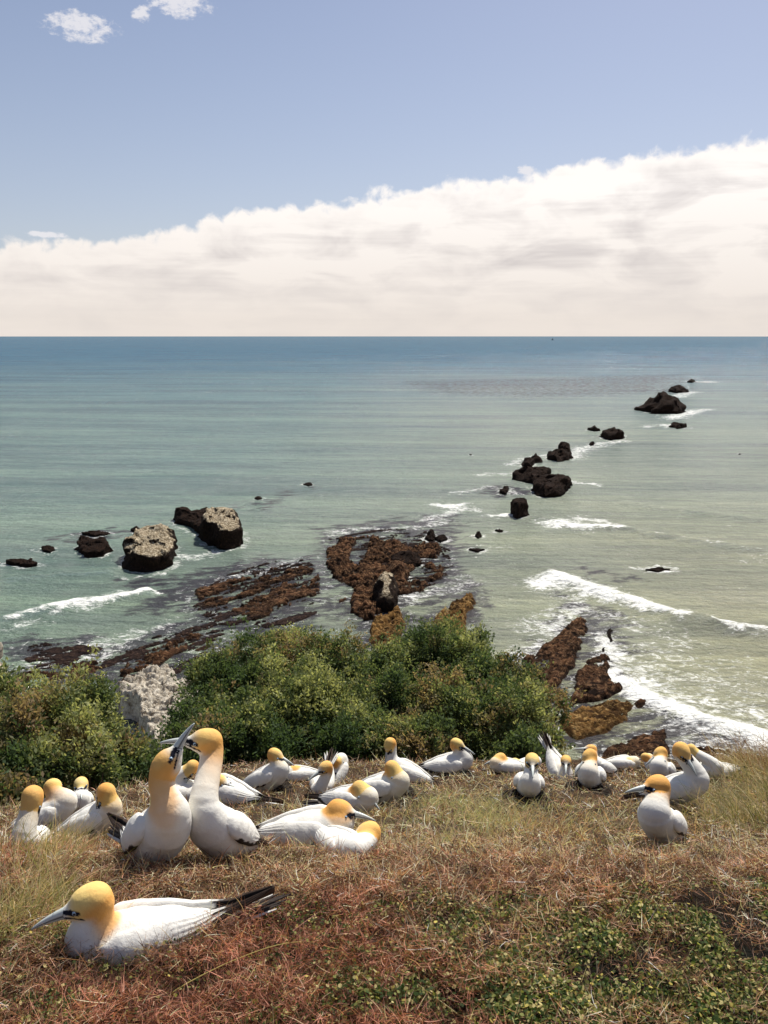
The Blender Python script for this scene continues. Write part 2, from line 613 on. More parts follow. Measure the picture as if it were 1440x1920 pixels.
def blob_rock(name, outline, h, mat, label, cat='rock', group=None, seed=0, top_tilt=(0, 0), rough=.16, flat=.8, taper=.9, undercut=0.0, noise_scale=None, parent=None, base_z=-1.5, n=72):
    """closed rock: outline (n,2) in world metres at the water line, height h; top nearly flat when flat is near 1"""
    outline = np.asarray(outline, float)
    if parent is None or name in ('block', 'low_arm'):
        ROCK_OUT.append((outline, h))
    c = outline.mean(0)
    # resample the outline
    cl = np.vstack([outline, outline[:1]])
    seg = np.hypot(*np.diff(cl, axis=0).T)
    cum = np.concatenate([[0], np.cumsum(seg)])
    s = np.linspace(0, cum[-1], n, endpoint=False)
    ox = np.interp(s, cum, cl[:, 0]); oy = np.interp(s, cum, cl[:, 1])
    # soften the corners
    for _ in range(2):
        ox = (np.roll(ox, 1) + 2 * ox + np.roll(ox, -1)) / 4; oy = (np.roll(oy, 1) + 2 * oy + np.roll(oy, -1)) / 4
    size = math.sqrt(np.ptp(ox) * np.ptp(oy))
    prof = [(1.04, base_z), (1.03, 0.0), (1.0, h * .12), (1 - undercut, h * .25), (1 - undercut * .6, h * .45), (.985, h * .65), (.98 * taper + .02, h * .82), (.95 * taper, h * .93), (.87 * taper, h * .985)]
    for k in range(1, 11):
        f = 1 - k / 11
        prof.append((.87 * taper * f, h * (flat + (1 - flat) * (1 - f * f)) if flat < 1 else h))
    # keep continuity for the rounded tops
    V = []
    for (sc, z) in prof:
        V.append(np.stack([c[0] + (ox - c[0]) * sc, c[1] + (oy - c[1]) * sc, np.full(n, z)], -1))
    V = np.array(V)
    m = len(prof)
    if flat < 1:
        for k in range(9):
            V[k, :, 2] = np.where(V[k, :, 2] > 0, V[k, :, 2] * flat, V[k, :, 2])
    hh = np.clip(V[..., 2] / h, 0, 1)
    V[..., 2] += hh * ((V[..., 0] - c[0]) * top_tilt[0] + (V[..., 1] - c[1]) * top_tilt[1])
    ns = noise_scale or (2.2 / size)
    x, y, z = V[..., 0], V[..., 1], V[..., 2]
    am = rough * size * .5
    rough_ = [fbm(x * ns + 9 * i, y * ns + 4 * i, z * ns * 1.2, 5, seed + 17 * i, .58) for i in range(3)]
    rid = 1 - 2 * np.abs(fbm(x * ns * 2.1, y * ns * 2.1, z * ns * 2.5, 4, seed + 77))
    V[..., 0] += am * rough_[0]; V[..., 1] += am * rough_[1]
    V[..., 2] += am * (rough_[2] * .7 + rid * .35) * sstep(.1, .6, hh)
    V = V.reshape(-1, 3)
    ctr = V[(m - 1) * n:].mean(0)
    V = np.vstack([V, ctr])
    i = np.arange(n); j = (i + 1) % n
    F = [np.concatenate([np.stack([k * n + i, k * n + j, (k + 1) * n + j, (k + 1) * n + i], -1) for k in range(m - 1)]),
         np.stack([(m - 1) * n + i, (m - 1) * n + j, np.full(n, m * n)], -1)]
    o = mesh_np(name, V, F, mat, parent, smooth=False)
    if label:
        tag(o, label, cat, group)
    return o


def px_poly(pts, z=0.0):
    return np.array([[on_sea(p[0], p[1], z).x, on_sea(p[0], p[1], z).y] for p in pts])


# big stacks on the left
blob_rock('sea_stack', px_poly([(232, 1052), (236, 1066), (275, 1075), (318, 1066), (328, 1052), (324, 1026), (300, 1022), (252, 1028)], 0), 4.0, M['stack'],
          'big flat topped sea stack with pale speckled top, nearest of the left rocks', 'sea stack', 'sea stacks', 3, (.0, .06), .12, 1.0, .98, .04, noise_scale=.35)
t = link(bpy.data.objects.new('sea_stack', None)); t.location = (0, 0, 0)
tag(t, 'dark sea stack with a pale topped block at its right end and low arm', 'sea stack', 'sea stacks')
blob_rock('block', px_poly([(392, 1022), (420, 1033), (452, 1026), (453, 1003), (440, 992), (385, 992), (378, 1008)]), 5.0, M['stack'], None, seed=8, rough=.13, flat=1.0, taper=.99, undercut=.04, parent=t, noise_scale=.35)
blob_rock('low_arm', px_poly([(332, 985), (360, 1000), (400, 1012), (405, 985), (350, 968), (333, 972)]), 2.2, M['blackrock'], None, seed=12, rough=.16, flat=.9, taper=.9, parent=t)
blob_rock('ledge', px_poly([(340, 968), (372, 962), (392, 955), (380, 968)]), .9, M['blackrock'], None, seed=13, rough=.2, flat=.8, parent=t)
SMALL = [
    ([(148, 1030), (160, 1044), (195, 1043), (205, 1033), (200, 1022), (160, 1020)], 2.4, 'dark sloping rock standing left of the big flat topped stack', .95),
    ([(152, 1003), (175, 1008), (205, 1002), (180, 998)], .7, 'long flat dark ledge just behind the sloping rock on the left', .9),
    ([(76, 1031), (90, 1038), (103, 1033), (92, 1027)], .9, 'small dark rock between the left edge and the sloping rock', .8),
    ([(8, 1057), (45, 1063), (72, 1060), (60, 1054), (30, 1053)], .7, 'low flat dark ledge nearest the left edge of the sea', .9),
    ([(244, 996), (255, 1001), (267, 997), (257, 992)], 1.2, 'small dark rock behind the big flat topped stack', .7),
    ([(477, 936), (484, 939), (491, 936), (485, 933)], .9, 'tiny dark rock alone in open water right of the pale topped stack', .7),
    ([(568, 908), (578, 912), (588, 909), (578, 906)], .5, 'thin low rock ledge alone in the middle of the sea', .9),
    ([(960, 968), (972, 973), (988, 967), (984, 960), (963, 960)], 4.6, 'narrow dark upright pillar rock rising from the water', 1.0),
    ([(1000, 922), (1012, 932), (1040, 931), (1062, 918), (1058, 908), (1010, 908)], 4.6, 'large dark block rock with brown flat top behind the pillar', .97),
    ([(972, 898), (1000, 907), (1022, 903), (1030, 892), (1000, 886), (978, 890)], 3.6, 'jagged dark brown rock touching the back of the large block', .7),
    ([(1027, 860), (1040, 865), (1068, 861), (1070, 856), (1045, 853)], 2.9, 'long dark rock of the chain with a smaller rock right behind', .95),
    ([(1045, 843), (1058, 847), (1069, 842), (1060, 838)], 3.0, 'rounded dark rock just beyond the long dark one of the chain', .75),
    ([(978, 874), (995, 876), (1008, 866), (1012, 860), (998, 862)], 2.8, 'slanting dark rock left of the middle of the chain', .7),
    ([(932, 925), (945, 928), (957, 917), (948, 915)], 1.4, 'small dark rock left of the large block', .7),
    ([(1126, 820), (1145, 827), (1166, 823), (1168, 815), (1140, 811)], 4.0, 'long dark rock halfway along the chain trailing crumbs to the left', .8),
    ([(1100, 806), (1112, 809), (1124, 808), (1112, 804)], 1.6, 'little dark crumb left of the halfway rock', .7),
    ([(1202, 770), (1240, 779), (1275, 778), (1285, 768), (1250, 762), (1215, 765)], 10.0, 'largest far brown rock with a pointed hump near the end of the chain', .35),
    ([(1256, 733), (1272, 738), (1290, 735), (1275, 730)], 5.0, 'farthest broken dark rock at the end of the chain', .45),
    ([(1250, 801), (1270, 805), (1288, 801), (1268, 798)], 2.0, 'low black wave washed rock in foam below the largest far rock', .7),
    ([(1105, 834), (1110, 836), (1115, 834), (1110, 832)], 1.6, 'tiny rock in the foam below the halfway rock', .6),
    ([(890, 1006), (897, 1010), (905, 1006), (898, 1001)], 1.4, 'small round dark rock right of the brown heart shaped reef', .5),
    ([(796, 1010), (806, 1016), (817, 1010), (808, 1003)], 2.2, 'dark pointed boulder on the upper right corner of the heart shaped reef', .4),
    ([(818, 1012), (828, 1018), (838, 1012), (829, 1006)], 1.5, 'rounded boulder right beside the pointed one by the reef corner', .4),
    ([(1210, 1069), (1235, 1074), (1258, 1069), (1232, 1065)], .4, 'flat ledge awash in foam above the long breaking wave', .9),
    ([(880, 1031), (895, 1035), (908, 1031), (893, 1028)], .3, 'barely awash ledge right of the heart shaped reef', .9),
    ([(926, 996), (937, 999), (948, 996), (937, 993)], .4, 'thin awash ledge below the upright pillar rock', .9),
    ([(880, 852), (882, 854), (885, 853), (883, 852)], .35, 'tiny speck of rock in open water left of the chain', .6),
    ([(1384, 852), (1386, 853), (1389, 852), (1386, 851)], .4, 'tiny speck of rock alone near the right edge of the sea', .6),
    ([(1290, 716), (1296, 718), (1303, 717), (1296, 715)], 2.0, 'tiny wave washed rock beyond the end of the chain', .6),
]
for k, (pl, h, lab, fl) in enumerate(SMALL):
    blob_rock('sea_rock', px_poly(pl), h * .78, M['blackrock'] if k not in (16, 8) else (M['blackrock']), lab, 'rock', 'dark rocks standing in the sea', 40 + k * 3,
              (0, 0), .26 if h > 1.5 else .20, fl if fl < .96 else 1.0, .95, 0.03, n=64)
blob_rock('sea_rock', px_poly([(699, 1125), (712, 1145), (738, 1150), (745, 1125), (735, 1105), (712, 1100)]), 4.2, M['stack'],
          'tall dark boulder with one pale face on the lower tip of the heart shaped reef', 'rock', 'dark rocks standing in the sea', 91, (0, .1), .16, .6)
blob_rock('sea_rock', px_poly([(722, 1082), (735, 1092), (755, 1095), (768, 1080), (758, 1062), (732, 1060)]), 2.6, M['reef'],
          'big brown rounded boulder in the middle of the heart shaped reef', 'rock', 'dark rocks standing in the sea', 95, (0, 0), .18, .45)
blob_rock('sea_rock', px_poly([(735, 1052), (755, 1064), (785, 1062), (788, 1048), (760, 1042)]), 2.0, M['blackrock'],
          'black humped boulder between the two pools of the heart shaped reef', 'rock', 'dark rocks standing in the sea', 99, (0, 0), .18, .5)

# pale eroded outcrops at the foot of the cliff
blob_rock('rock_outcrop', px_poly([(-140, 1240), (-60, 1300), (20, 1290), (32, 1258), (8, 1215), (-60, 1205)], 6.0), 8.0, M['pale'],
          'pale rock outcrop cut off by the left edge above the bush', 'rock outcrop', None, 131, (-.08, .0), .2, .7, .9, .05, .35, n=110)


def reef(outline, mat, label, h=.9, step=.22, ang=0.0, stretch=3.5, seed=0, gap=0.0, pools=(), freq=.55, name='reef_shelf', top=0.0, saws=.55, cat='reef', group='brown reef shelves along the shore', tilt=(0, 0)):
    """low shelf of ridged ledges inside an outline on the water; gap>0 leaves channels between the ledges"""
    pp = px_poly(outline, top)
    REEF_OUT.append(pp)
    x0, y0 = pp.min(0) - 1; x1, y1 = pp.max(0) + 1
    gx = np.arange(x0, x1, step); gy = np.arange(y0, y1, step)
    X, Y = np.meshgrid(gx, gy)
    ca, sa = math.cos(ang), math.sin(ang)
    U = (X * ca + Y * sa) / stretch; W = -X * sa + Y * ca
    wv = fbm(X * .3, Y * .3, 0, 4, seed + 5)
    sdv = sdist(X + wv * .6, Y + fbm(X * .3, Y * .3, 3, 4, seed + 8) * .6, pp)
    for pl in pools:
        sdv = np.minimum(sdv, -sdist(X + wv * .5, Y, px_poly(pl)))
    e = sstep(.0, .8, sdv)
    rid = 1 - np.abs(fbm(U * freq, W * freq, 0, 4, seed + 1, .55)) * 1.7
    led = np.floor((W * .45 + wv * 1.2) * 1.0) * 0
    saw = ((W * saws + wv * 1.6) % 1.0)
    Z = e * (h * (.30 + .30 * rid + .34 * saw) + fbm(X * .5, Y * .5, 0, 3, seed + 6) * .30 * h + fbm(X * 1.6, Y * 1.6, 0, 4, seed + 2, .6) * (.15 if saws < .9 else .07) * h - h * .45 * sstep(.22, .0, np.abs(fbm(U * 1.3, W * 1.1, 0, 3, seed + 21)))) - .25 * (1 - e)
    if gap:
        Z = Z - gap * sstep(.30, -.10, rid * .5 + saw * .5 - .45 + fbm(U * .5, W * .5, 0, 4, seed + 3) * .7)
    if top:
        c0 = pp.mean(0)
        Z = Z + e * (top + (X - c0[0]) * tilt[0] + (Y - c0[1]) * tilt[1])
        pit = fbm(X * 1.1, Y * 1.6, 0, 4, seed + 31)
        Z = Z - .45 * sstep(.10, .40, pit) * e
    Z = Z + .03
    keep = sdv > -1.0
    n2, n1 = X.shape
    idx = np.arange(n1 * n2).reshape(n2, n1)
    q = np.stack([idx[:-1, :-1], idx[:-1, 1:], idx[1:, 1:], idx[1:, :-1]], -1).reshape(-1, 4)
    kq = keep.ravel()[q].all(1)
    q = q[kq]
    used = np.unique(q)
    mp = np.full(n1 * n2, -1); mp[used] = np.arange(len(used))
    V = np.stack([X, Y, Z], -1).reshape(-1, 3)[used]
    tag(mesh_np(name, V, mp[q], mat, smooth=False), label, cat, group)


reef([(216, 1290), (240, 1318), (262, 1345), (275, 1420), (360, 1430), (395, 1330), (372, 1280), (338, 1262), (318, 1244), (290, 1250), (262, 1248), (240, 1272)], M['pale'],
     'pale pitted rock outcrop between the left bush and the middle bushes', .9, .13, .6, 1.3, 120, name='rock_outcrop', top=2.6, cat='rock outcrop', group=None, tilt=(-.03, -.05), saws=.13)
reef([(612, 1035), (610, 1062), (628, 1088), (668, 1112), (652, 1135), (655, 1150), (680, 1165), (715, 1160), (738, 1140), (735, 1118), (765, 1118), (800, 1108), (838, 1072), (832, 1056), (800, 1055), (770, 1062), (780, 1045), (815, 1048), (835, 1040), (825, 1022), (790, 1022), (770, 1030), (745, 1018), (690, 1008), (640, 1012)],
     M['reef'], 'heart shaped brown reef with two blue tide pools in the middle', 1.15, .2, .9, 2.2, 201, gap=.35,
     pools=([(672, 1012), (690, 1010), (688, 1035), (668, 1058), (655, 1052)], [(765, 1078), (790, 1062), (812, 1075), (800, 1082), (775, 1092)]))
reef([(690, 1165), (720, 1155), (750, 1132), (766, 1160), (762, 1195), (735, 1240), (712, 1240), (694, 1205)], M['reefgold'],
     'golden brown reef tongue below the heart shaped reef, running under the bushes', 1.2, .2, .7, 2.4, 211)
reef([(355, 1118), (365, 1100), (410, 1092), (480, 1075), (545, 1055), (590, 1066), (606, 1104), (585, 1142), (520, 1152), (470, 1168), (430, 1150), (380, 1140)], M['reef'],
     'broken brown ledges with water between them left of the heart shaped reef', .62, .18, .85, 3.4, 221, gap=1.0)
reef([(806, 1162), (848, 1137), (880, 1112), (892, 1122), (884, 1158), (866, 1205), (820, 1210)], M['reefgold'],
     'golden reef wedge poking above the middle bushes', 1.3, .2, 1.0, 2.5, 231, saws=1.0)
reef([(985, 1235), (1035, 1200), (1080, 1162), (1100, 1158), (1106, 1182), (1086, 1232), (1062, 1270), (1040, 1300), (1030, 1330), (980, 1310)], M['reef'],
     'long slanting rust brown reef right beside the middle bushes', .95, .18, 1.1, 3.5, 241, saws=1.0)
reef([(1098, 1243), (1120, 1226), (1146, 1224), (1148, 1268), (1180, 1292), (1150, 1308), (1105, 1315), (1062, 1335), (1078, 1285)], M['reef'],
     'triangular rust brown reef between two narrow channels', .9, .18, 1.0, 3.5, 251, saws=1.0)
reef([(1052, 1352), (1100, 1325), (1150, 1315), (1188, 1320), (1180, 1350), (1140, 1375), (1085, 1392), (1062, 1380)], M['reefgold'],
     'golden oval reef slab beside the milky channel on the right', .8, .18, .7, 3.5, 261, saws=1.0)
reef([(1100, 1432), (1150, 1402), (1195, 1377), (1250, 1362), (1262, 1385), (1250, 1440), (1200, 1480), (1100, 1480)], M['reef'],
     'brown reef right behind the right hand gannets', .7, .18, .6, 3.5, 271, saws=1.0)
reef([(1262, 1420), (1300, 1400), (1440, 1420), (1520, 1470), (1500, 1540), (1250, 1520)], M['reef'],
     'foam washed brown reef low behind the rightmost gannets', .5, .25, .3, 3.0, 281, gap=.5)
reef([(1130, 1205), (1140, 1180), (1155, 1178), (1148, 1195), (1135, 1225), (1125, 1222)], M['blackrock'], 'small dark ledge between the slanting reef and the surf', .9, .2, 1.1, 2.5, 291)
reef([(1182, 1318), (1205, 1312), (1222, 1318), (1205, 1328), (1188, 1330)], M['reef'], 'small reddish ledge at the edge of the white surf', .7, .2, .3, 2, 296)
reef([(205, 1280), (240, 1240), (300, 1212), (350, 1188), (388, 1195), (340, 1225), (290, 1255), (240, 1300)], M['reef'],
     'narrow broken brown ledges above the pale outcrop', .8, .22, .8, 2.4, 301, gap=.5)
M['flat'] = mat_rock('tidal_flat_rock', (.012, .008, .008), (.055, .032, .024), (.17, .10, .065), .5, streak=True, wet=.7)
reef([(360, 1140), (400, 1085), (500, 1052), (585, 1048), (605, 1100), (600, 1150), (540, 1175), (460, 1185), (400, 1170)], M['flat'],
     'low dark wave washed flat spread around the broken ledges', .32, .22, .85, 3.6, 331, gap=.85)
reef([(150, 1285), (190, 1235), (300, 1185), (400, 1160), (430, 1190), (380, 1240), (300, 1290), (200, 1310)], M['flat'],
     'low dark streaky flat in the shallows above the pale outcrop', .32, .22, .8, 3.6, 341, gap=.85)
reef([(20, 1215), (90, 1200), (200, 1215), (170, 1255), (60, 1262)], M['flat'],
     'dark barely covered flat above the left bush', .26, .22, .4, 3.6, 351, gap=.85)
reef([(605, 1012), (700, 992), (800, 994), (850, 1040), (850, 1080), (800, 1105), (750, 1120), (700, 1060)], M['flat'],
     'thin wave washed ledges ringing the heart shaped reef', .26, .22, .6, 3.2, 361, gap=.85)
reef([(125, 1262), (150, 1240), (180, 1240), (195, 1252), (170, 1270), (130, 1285)], M['reef'], 'small brown rocks peeping over the left bush', .9, .22, .4, 1.5, 311, gap=.3)
reef([(30, 1262), (60, 1256), (120, 1262), (120, 1280), (40, 1290)], M['reef'], 'strip of brown shore rock above the left bush by the edge', .8, .22, .2, 1.5, 316, gap=.2)
reef([(340, 1230), (380, 1205), (400, 1195), (395, 1215), (360, 1240)], M['reef'], 'thin ledge streaks in the shallows left of the middle bushes', .25, .22, .5, 3.0, 321, gap=.5)
reef([(625, 1128), (650, 1118), (655, 1124), (632, 1135)], M['reef'], 'tiny ledge in the channel left of the reef tip', .5, .15, .3, 2.0, 326)

# ================================================================ sea surface
rr = [12.0]
while rr[-1] < 42000:
    r = rr[-1]
    rr.append(r * (1.0058 if 60 < r < 420 else 1.03))
rr = np.array(rr)
aa = np.radians(np.concatenate([np.arange(-100, -34, 3), np.arange(-34, 34, .14), np.arange(34, 101, 3)]))
AA, RR = np.meshgrid(aa, rr)
SX, SY = RR * np.sin(AA), RR * np.cos(AA)
foam = np.zeros(SX.shape); weed = np.zeros(SX.shape); swell = np.zeros(SX.shape)
sub = (RR > 60) & (RR < 1500) & (np.abs(AA) < R(34))
sx, sy = SX[sub], SY[sub]
fo = np.zeros(sx.shape); we = np.zeros(sx.shape); sw = np.zeros(sx.shape)
# foam: polyline in the plane of the water, half width in metres (start, end), strength
FOAM = [
    ([(95, 1140), (150, 1132), (200, 1120), (262, 1112), (310, 1108)], 2.6, .9, 1.0),
    ([(0, 1165), (50, 1155), (95, 1142)], 1.3, 1.0, .75),
    ([(150, 1140), (200, 1118), (255, 1108)], 2.6, 1.6, .62),
    ([(70, 1240), (150, 1215), (240, 1195), (320, 1170)], 4.0, 2.4, .52),
    ([(0, 1185), (60, 1170)], 2, 2, .45),
    ([(40, 1250), (140, 1240), (230, 1215)], 2.2, 1.6, .5),
    ([(1055, 983), (1100, 988), (1160, 990)], 5.0, 2.4, 1.0),
    ([(1085, 972), (1140, 976), (1168, 985)], 4.0, 2.0, .6),
    ([(1165, 990), (1250, 1003), (1340, 1022), (1440, 1035)], 1.6, 1.0, .38),
    ([(1030, 1090), (1070, 1085), (1120, 1110), (1190, 1130), (1270, 1152)], 3.4, 2.2, 1.05),
    ([(1040, 1095), (1100, 1100), (1160, 1120)], 5.4, 3, .66),
    ([(1270, 1152), (1330, 1165), (1380, 1178), (1440, 1190)], 1.1, 1.0, .85),
    ([(1060, 1120), (1130, 1150), (1220, 1180), (1290, 1200)], 5, 4, .42),
    ([(1010, 1190), (1060, 1150), (1100, 1120)], 4.0, 3, .58),
    ([(990, 1230), (1040, 1190), (1075, 1160)], 2.6, 2, .6),
    ([(1120, 1190), (1150, 1230), (1170, 1280)], 3, 3, .72),
    ([(1160, 1270), (1210, 1300), (1270, 1335), (1350, 1365), (1440, 1390)], 3.3, 3.0, 1.05),
    ([(1180, 1255), (1260, 1290), (1340, 1320), (1440, 1350)], 4.5, 3.5, .60),
    ([(1200, 1330), (1290, 1365), (1440, 1410)], 3.5, 4.0, .55),
    ([(1200, 1210), (1290, 1250), (1440, 1300)], 5.5, 6, .42),
    ([(1290, 1240), (1440, 1255)], 3, 3, .36),
    ([(1150, 1420), (1280, 1400), (1440, 1430)], 4, 4, .55),
    ([(620, 1000), (680, 990), (740, 993), (800, 985), (840, 975)], 3.0, 2.4, .50),
    ([(800, 975), (860, 952), (880, 955)], 3, 3, .62),
    ([(835, 948), (868, 946)], 4.0, 3, .9),
    ([(860, 925), (920, 912), (960, 925)], 2.4, 2.4, .50),
    ([(920, 967), (958, 966)], 2.4, 2.2, .85),
    ([(905, 890), (960, 888), (1000, 876)], 2.6, 2.6, .50),
    ([(950, 870), (1010, 856), (1050, 846)], 3.5, 3.5, .52),
    ([(1060, 905), (1110, 908)], 3.0, 2.2, .72),
    ([(1065, 860), (1090, 840), (1165, 826)], 6, 5, .55),
    ([(1210, 800), (1250, 796), (1295, 802)], 4, 4, .62),
    ([(1255, 785), (1300, 770), (1325, 768)], 8, 6, .66),
    ([(1270, 745), (1290, 733), (1300, 736)], 8, 8, .55),
    ([(1280, 716), (1335, 716)], 8, 8, .6),
    ([(600, 1080), (640, 1110), (650, 1130)], .8, .8, .25),
    ([(770, 1120), (830, 1105), (870, 1090)], 4, 3, .48),
    ([(330, 1045), (380, 1040), (400, 1035)], 3.2, 2, .62),
    ([(230, 1080), (270, 1084), (330, 1070)], 1.2, .8, .52),
    ([(880, 1030), (930, 1025)], 2.4, 2, .38),
    ([(1190, 1065), (1260, 1068)], 3.0, 2.4, .6),
    ([(150, 1000), (205, 1000)], 3, 2, .42),
    ([(10, 1058), (70, 1060)], 1.5, 1.5, .5),
    ([(70, 1030), (110, 1036)], 2.5, 2, .42),
    ([(450, 1210), (330, 1180), (380, 1165)], 3, 3, .30),
    ([(420, 1090), (500, 1070), (560, 1050)], 2.6, 2, .45),
]
wob = fbm(sx * .11, sy * .11, 0, 3, 51)
wob2 = fbm(sx * .35, sy * .35, 0, 3, 57)
for pts, w0, w1, s in FOAM:
    pp = P2(pts)
    d, tq = dist_poly(sx + wob * 2.0, sy + wob2 * 2.0, pp)
    w = w0 + (w1 - w0) * tq
    fo = np.maximum(fo, s * np.exp(-(d / (w * 1.15)) ** 2))
# general scatter of foam on the wave-washed right side
reg = sstep(30, 75, sx) * sstep(330, 120, sy)
fo = np.maximum(fo, .20 * reg * (0.6 + fbm(sx * .05, sy * .1, 0, 3, 60)))
# swells: raised, breaking wave crests
for pts, h in [([(-60, 1185), (0, 1165), (95, 1142), (200, 1122), (300, 1108)], .8), ([(1000, 968), (1055, 985), (1165, 992), (1300, 1015), (1500, 1045)], .8),
               ([(1000, 1065), (1110, 1105), (1270, 1155), (1400, 1183), (1500, 1200)], .9), ([(1150, 1270), (1270, 1335), (1440, 1392)], .5),
               ([(1150, 940), (1300, 960), (1500, 985)], .5), ([(0, 1085), (120, 1075), (220, 1070)], .35)]:
    pp = P2(pts)
    d, tq = dist_poly(sx + wob, sy + wob2, pp)
    sw = np.maximum(sw, h * np.exp(-(d / 2.2) ** 2) * sstep(0, .08, tq) * sstep(1, .92, tq))
# dark weed and submerged ledges
WEED = [([(330, 1090), (430, 1060), (560, 1040), (590, 1060), (480, 1100), (380, 1130), (270, 1160), (240, 1140)], .62),
        ([(30, 1205), (80, 1215), (150, 1230), (60, 1250), (10, 1240)], .62),
        ([(340, 1130), (420, 1120), (620, 1120), (620, 1180), (480, 1230), (300, 1260), (200, 1270), (190, 1230), (330, 1180)], .40),
        ([(590, 990), (700, 975), (850, 960), (900, 1000), (880, 1060), (770, 1000), (610, 1040)], .46),
        ([(760, 1100), (880, 1080), (900, 1130), (850, 1130), (780, 1150)], .48),
        ([(1040, 1110), (1180, 1140), (1200, 1200), (1150, 1300), (1090, 1180)], .5),
        ([(1180, 1300), (1250, 1340), (1440, 1400), (1500, 1500), (1100, 1500), (1050, 1400), (1180, 1360)], .60),
        ([(880, 915), (960, 905), (1000, 925), (930, 940)], .4), ([(430, 950), (600, 900), (580, 920), (500, 960)], .34),
        ([(60, 1010), (220, 985), (260, 1000), (120, 1025)], .42), ([(700, 715), (1300, 700), (1320, 735), (1000, 750), (800, 740)], .30),
        ([(210, 1085), (340, 1075), (330, 1100), (230, 1110)], .45), ([(1060, 1050), (1150, 1075), (1230, 1090), (1130, 1100)], .3),
        ([(200, 1240), (340, 1180), (400, 1190), (330, 1260), (240, 1300)], .5)]
for poly, s in WEED:
    pp = P2(poly)
    L = np.ptp(pp[:, 1]) * .25 + 1.5
    sd_ = sdist(sx + wob * 3, sy + wob2 * 2, pp)
    we = np.maximum(we, s * sstep(-L * .35, L * .5, sd_))
# weed and broken water round every reef, a collar of foam round every rock
for pp in REEF_OUT:
    box = (sx > pp[:, 0].min() - 8) & (sx < pp[:, 0].max() + 8) & (sy > pp[:, 1].min() - 8) & (sy < pp[:, 1].max() + 8)
    q_ = sdist(sx[box] + wob[box] * 2, sy[box] + wob2[box] * 2, pp)
    we[box] = np.maximum(we[box], .44 * sstep(-5.0, .5, q_))
    fo[box] = np.maximum(fo[box], .30 * np.exp(-((q_ + .6) / 1.1) ** 2))
for pp, h_ in ROCK_OUT:
    m_ = 3 + np.ptp(pp[:, 0]) * .4
    box = (sx > pp[:, 0].min() - m_) & (sx < pp[:, 0].max() + m_) & (sy > pp[:, 1].min() - m_) & (sy < pp[:, 1].max() + m_)
    q_ = sdist(sx[box] + wob2[box] * .6, sy[box] + wob2[box] * .6, pp)
    ww = .5 + m_ * .12
    fo[box] = np.maximum(fo[box], .52 * np.exp(-((q_ + ww * .3) / ww) ** 2))
foam[sub], weed[sub], swell[sub] = fo, we, sw
SZ = swell + fbm(SX * .05, SY * .12, 0, 2, 70) * .12 * (RR < 1500)
na, nr = len(aa), len(rr)
ii = np.arange(na * nr).reshape(nr, na)
quads = np.stack([ii[:-1, :-1], ii[:-1, 1:], ii[1:, 1:], ii[1:, :-1]], -1).reshape(-1, 4)
tag(mesh_np('sea', np.stack([SX, SY, SZ], -1).reshape(-1, 3), quads, M['sea'], attrs={'foam': foam.ravel(), 'weed': weed.ravel()}), kind='structure')

# a far boat just under the horizon
d = ray(1036, 637.5)
bp = CAMV + d * (CAM_H / -d.z)
boat = link(bpy.data.objects.new('boat', None)); boat.location = bp
tag(boat, 'tiny dark boat far out just under the horizon', 'boat')
hv = np.array([(-14, -3, 3), (10, -3, 3), (18, 0, 3.6), (10, 3, 3), (-14, 3, 3), (-12, -2, -1), (9, -2, -1), (14, 0, -1), (9, 2, -1), (-12, 2, -1)], float)
c_ = np.full((10, 3), .08)
mesh_np('hull', hv, [np.array([[0, 4, 3, 2]]), np.array([[0, 2, 1]]), np.array([[0, 1, 6, 5], [1, 2, 7, 6], [2, 3, 8, 7], [3, 4, 9, 8], [4, 0, 5, 9]])], M['bark'], boat, False, c_)
cv = np.array([(x, y, z) for x in (-8, 2) for y in (-2, 2) for z in (3, 16)], float)
cv[1::2, 0] *= .5
mesh_np('cabin', cv, np.array([[0, 1, 3, 2], [4, 6, 7, 5], [0, 4, 5, 1], [2, 3, 7, 6], [1, 5, 7, 3]]), M['bark'], boat, False, np.full((8, 3), .1))


# ================================================================ shrubs
def tube_np(pts, rad, n=6):
    pts = np.asarray(pts, float)
    V = []; F = []
    for i, p in enumerate(pts):
        d = pts[min(i + 1, len(pts) - 1)] - pts[max(i - 1, 0)]
        d /= np.linalg.norm(d) + 1e-9
        a = np.cross(d, [0, 0, 1.0]) if abs(d[2]) < .95 else np.cross(d, [1.0, 0, 0])
        a /= np.linalg.norm(a); c = np.cross(d, a)
        th = np.linspace(0, 2 * math.pi, n, endpoint=False)
        V.append(p + rad[i] * (np.cos(th)[:, None] * a + np.sin(th)[:, None] * c))
    i = np.arange(n); j = (i + 1) % n
    F = np.concatenate([np.stack([k * n + i, k * n + j, (k + 1) * n + j, (k + 1) * n + i], -1) for k in range(len(pts) - 1)])
    return np.vstack(V), F


def join(parts):
    V = []; F = []; o = 0
    for v, f in parts:
        V.append(v); F.append(f + o); o += len(v)
    return np.vstack(V), np.concatenate(F)


def unit(a):
    return a / (np.linalg.norm(a, axis=-1, keepdims=True) + 1e-9)


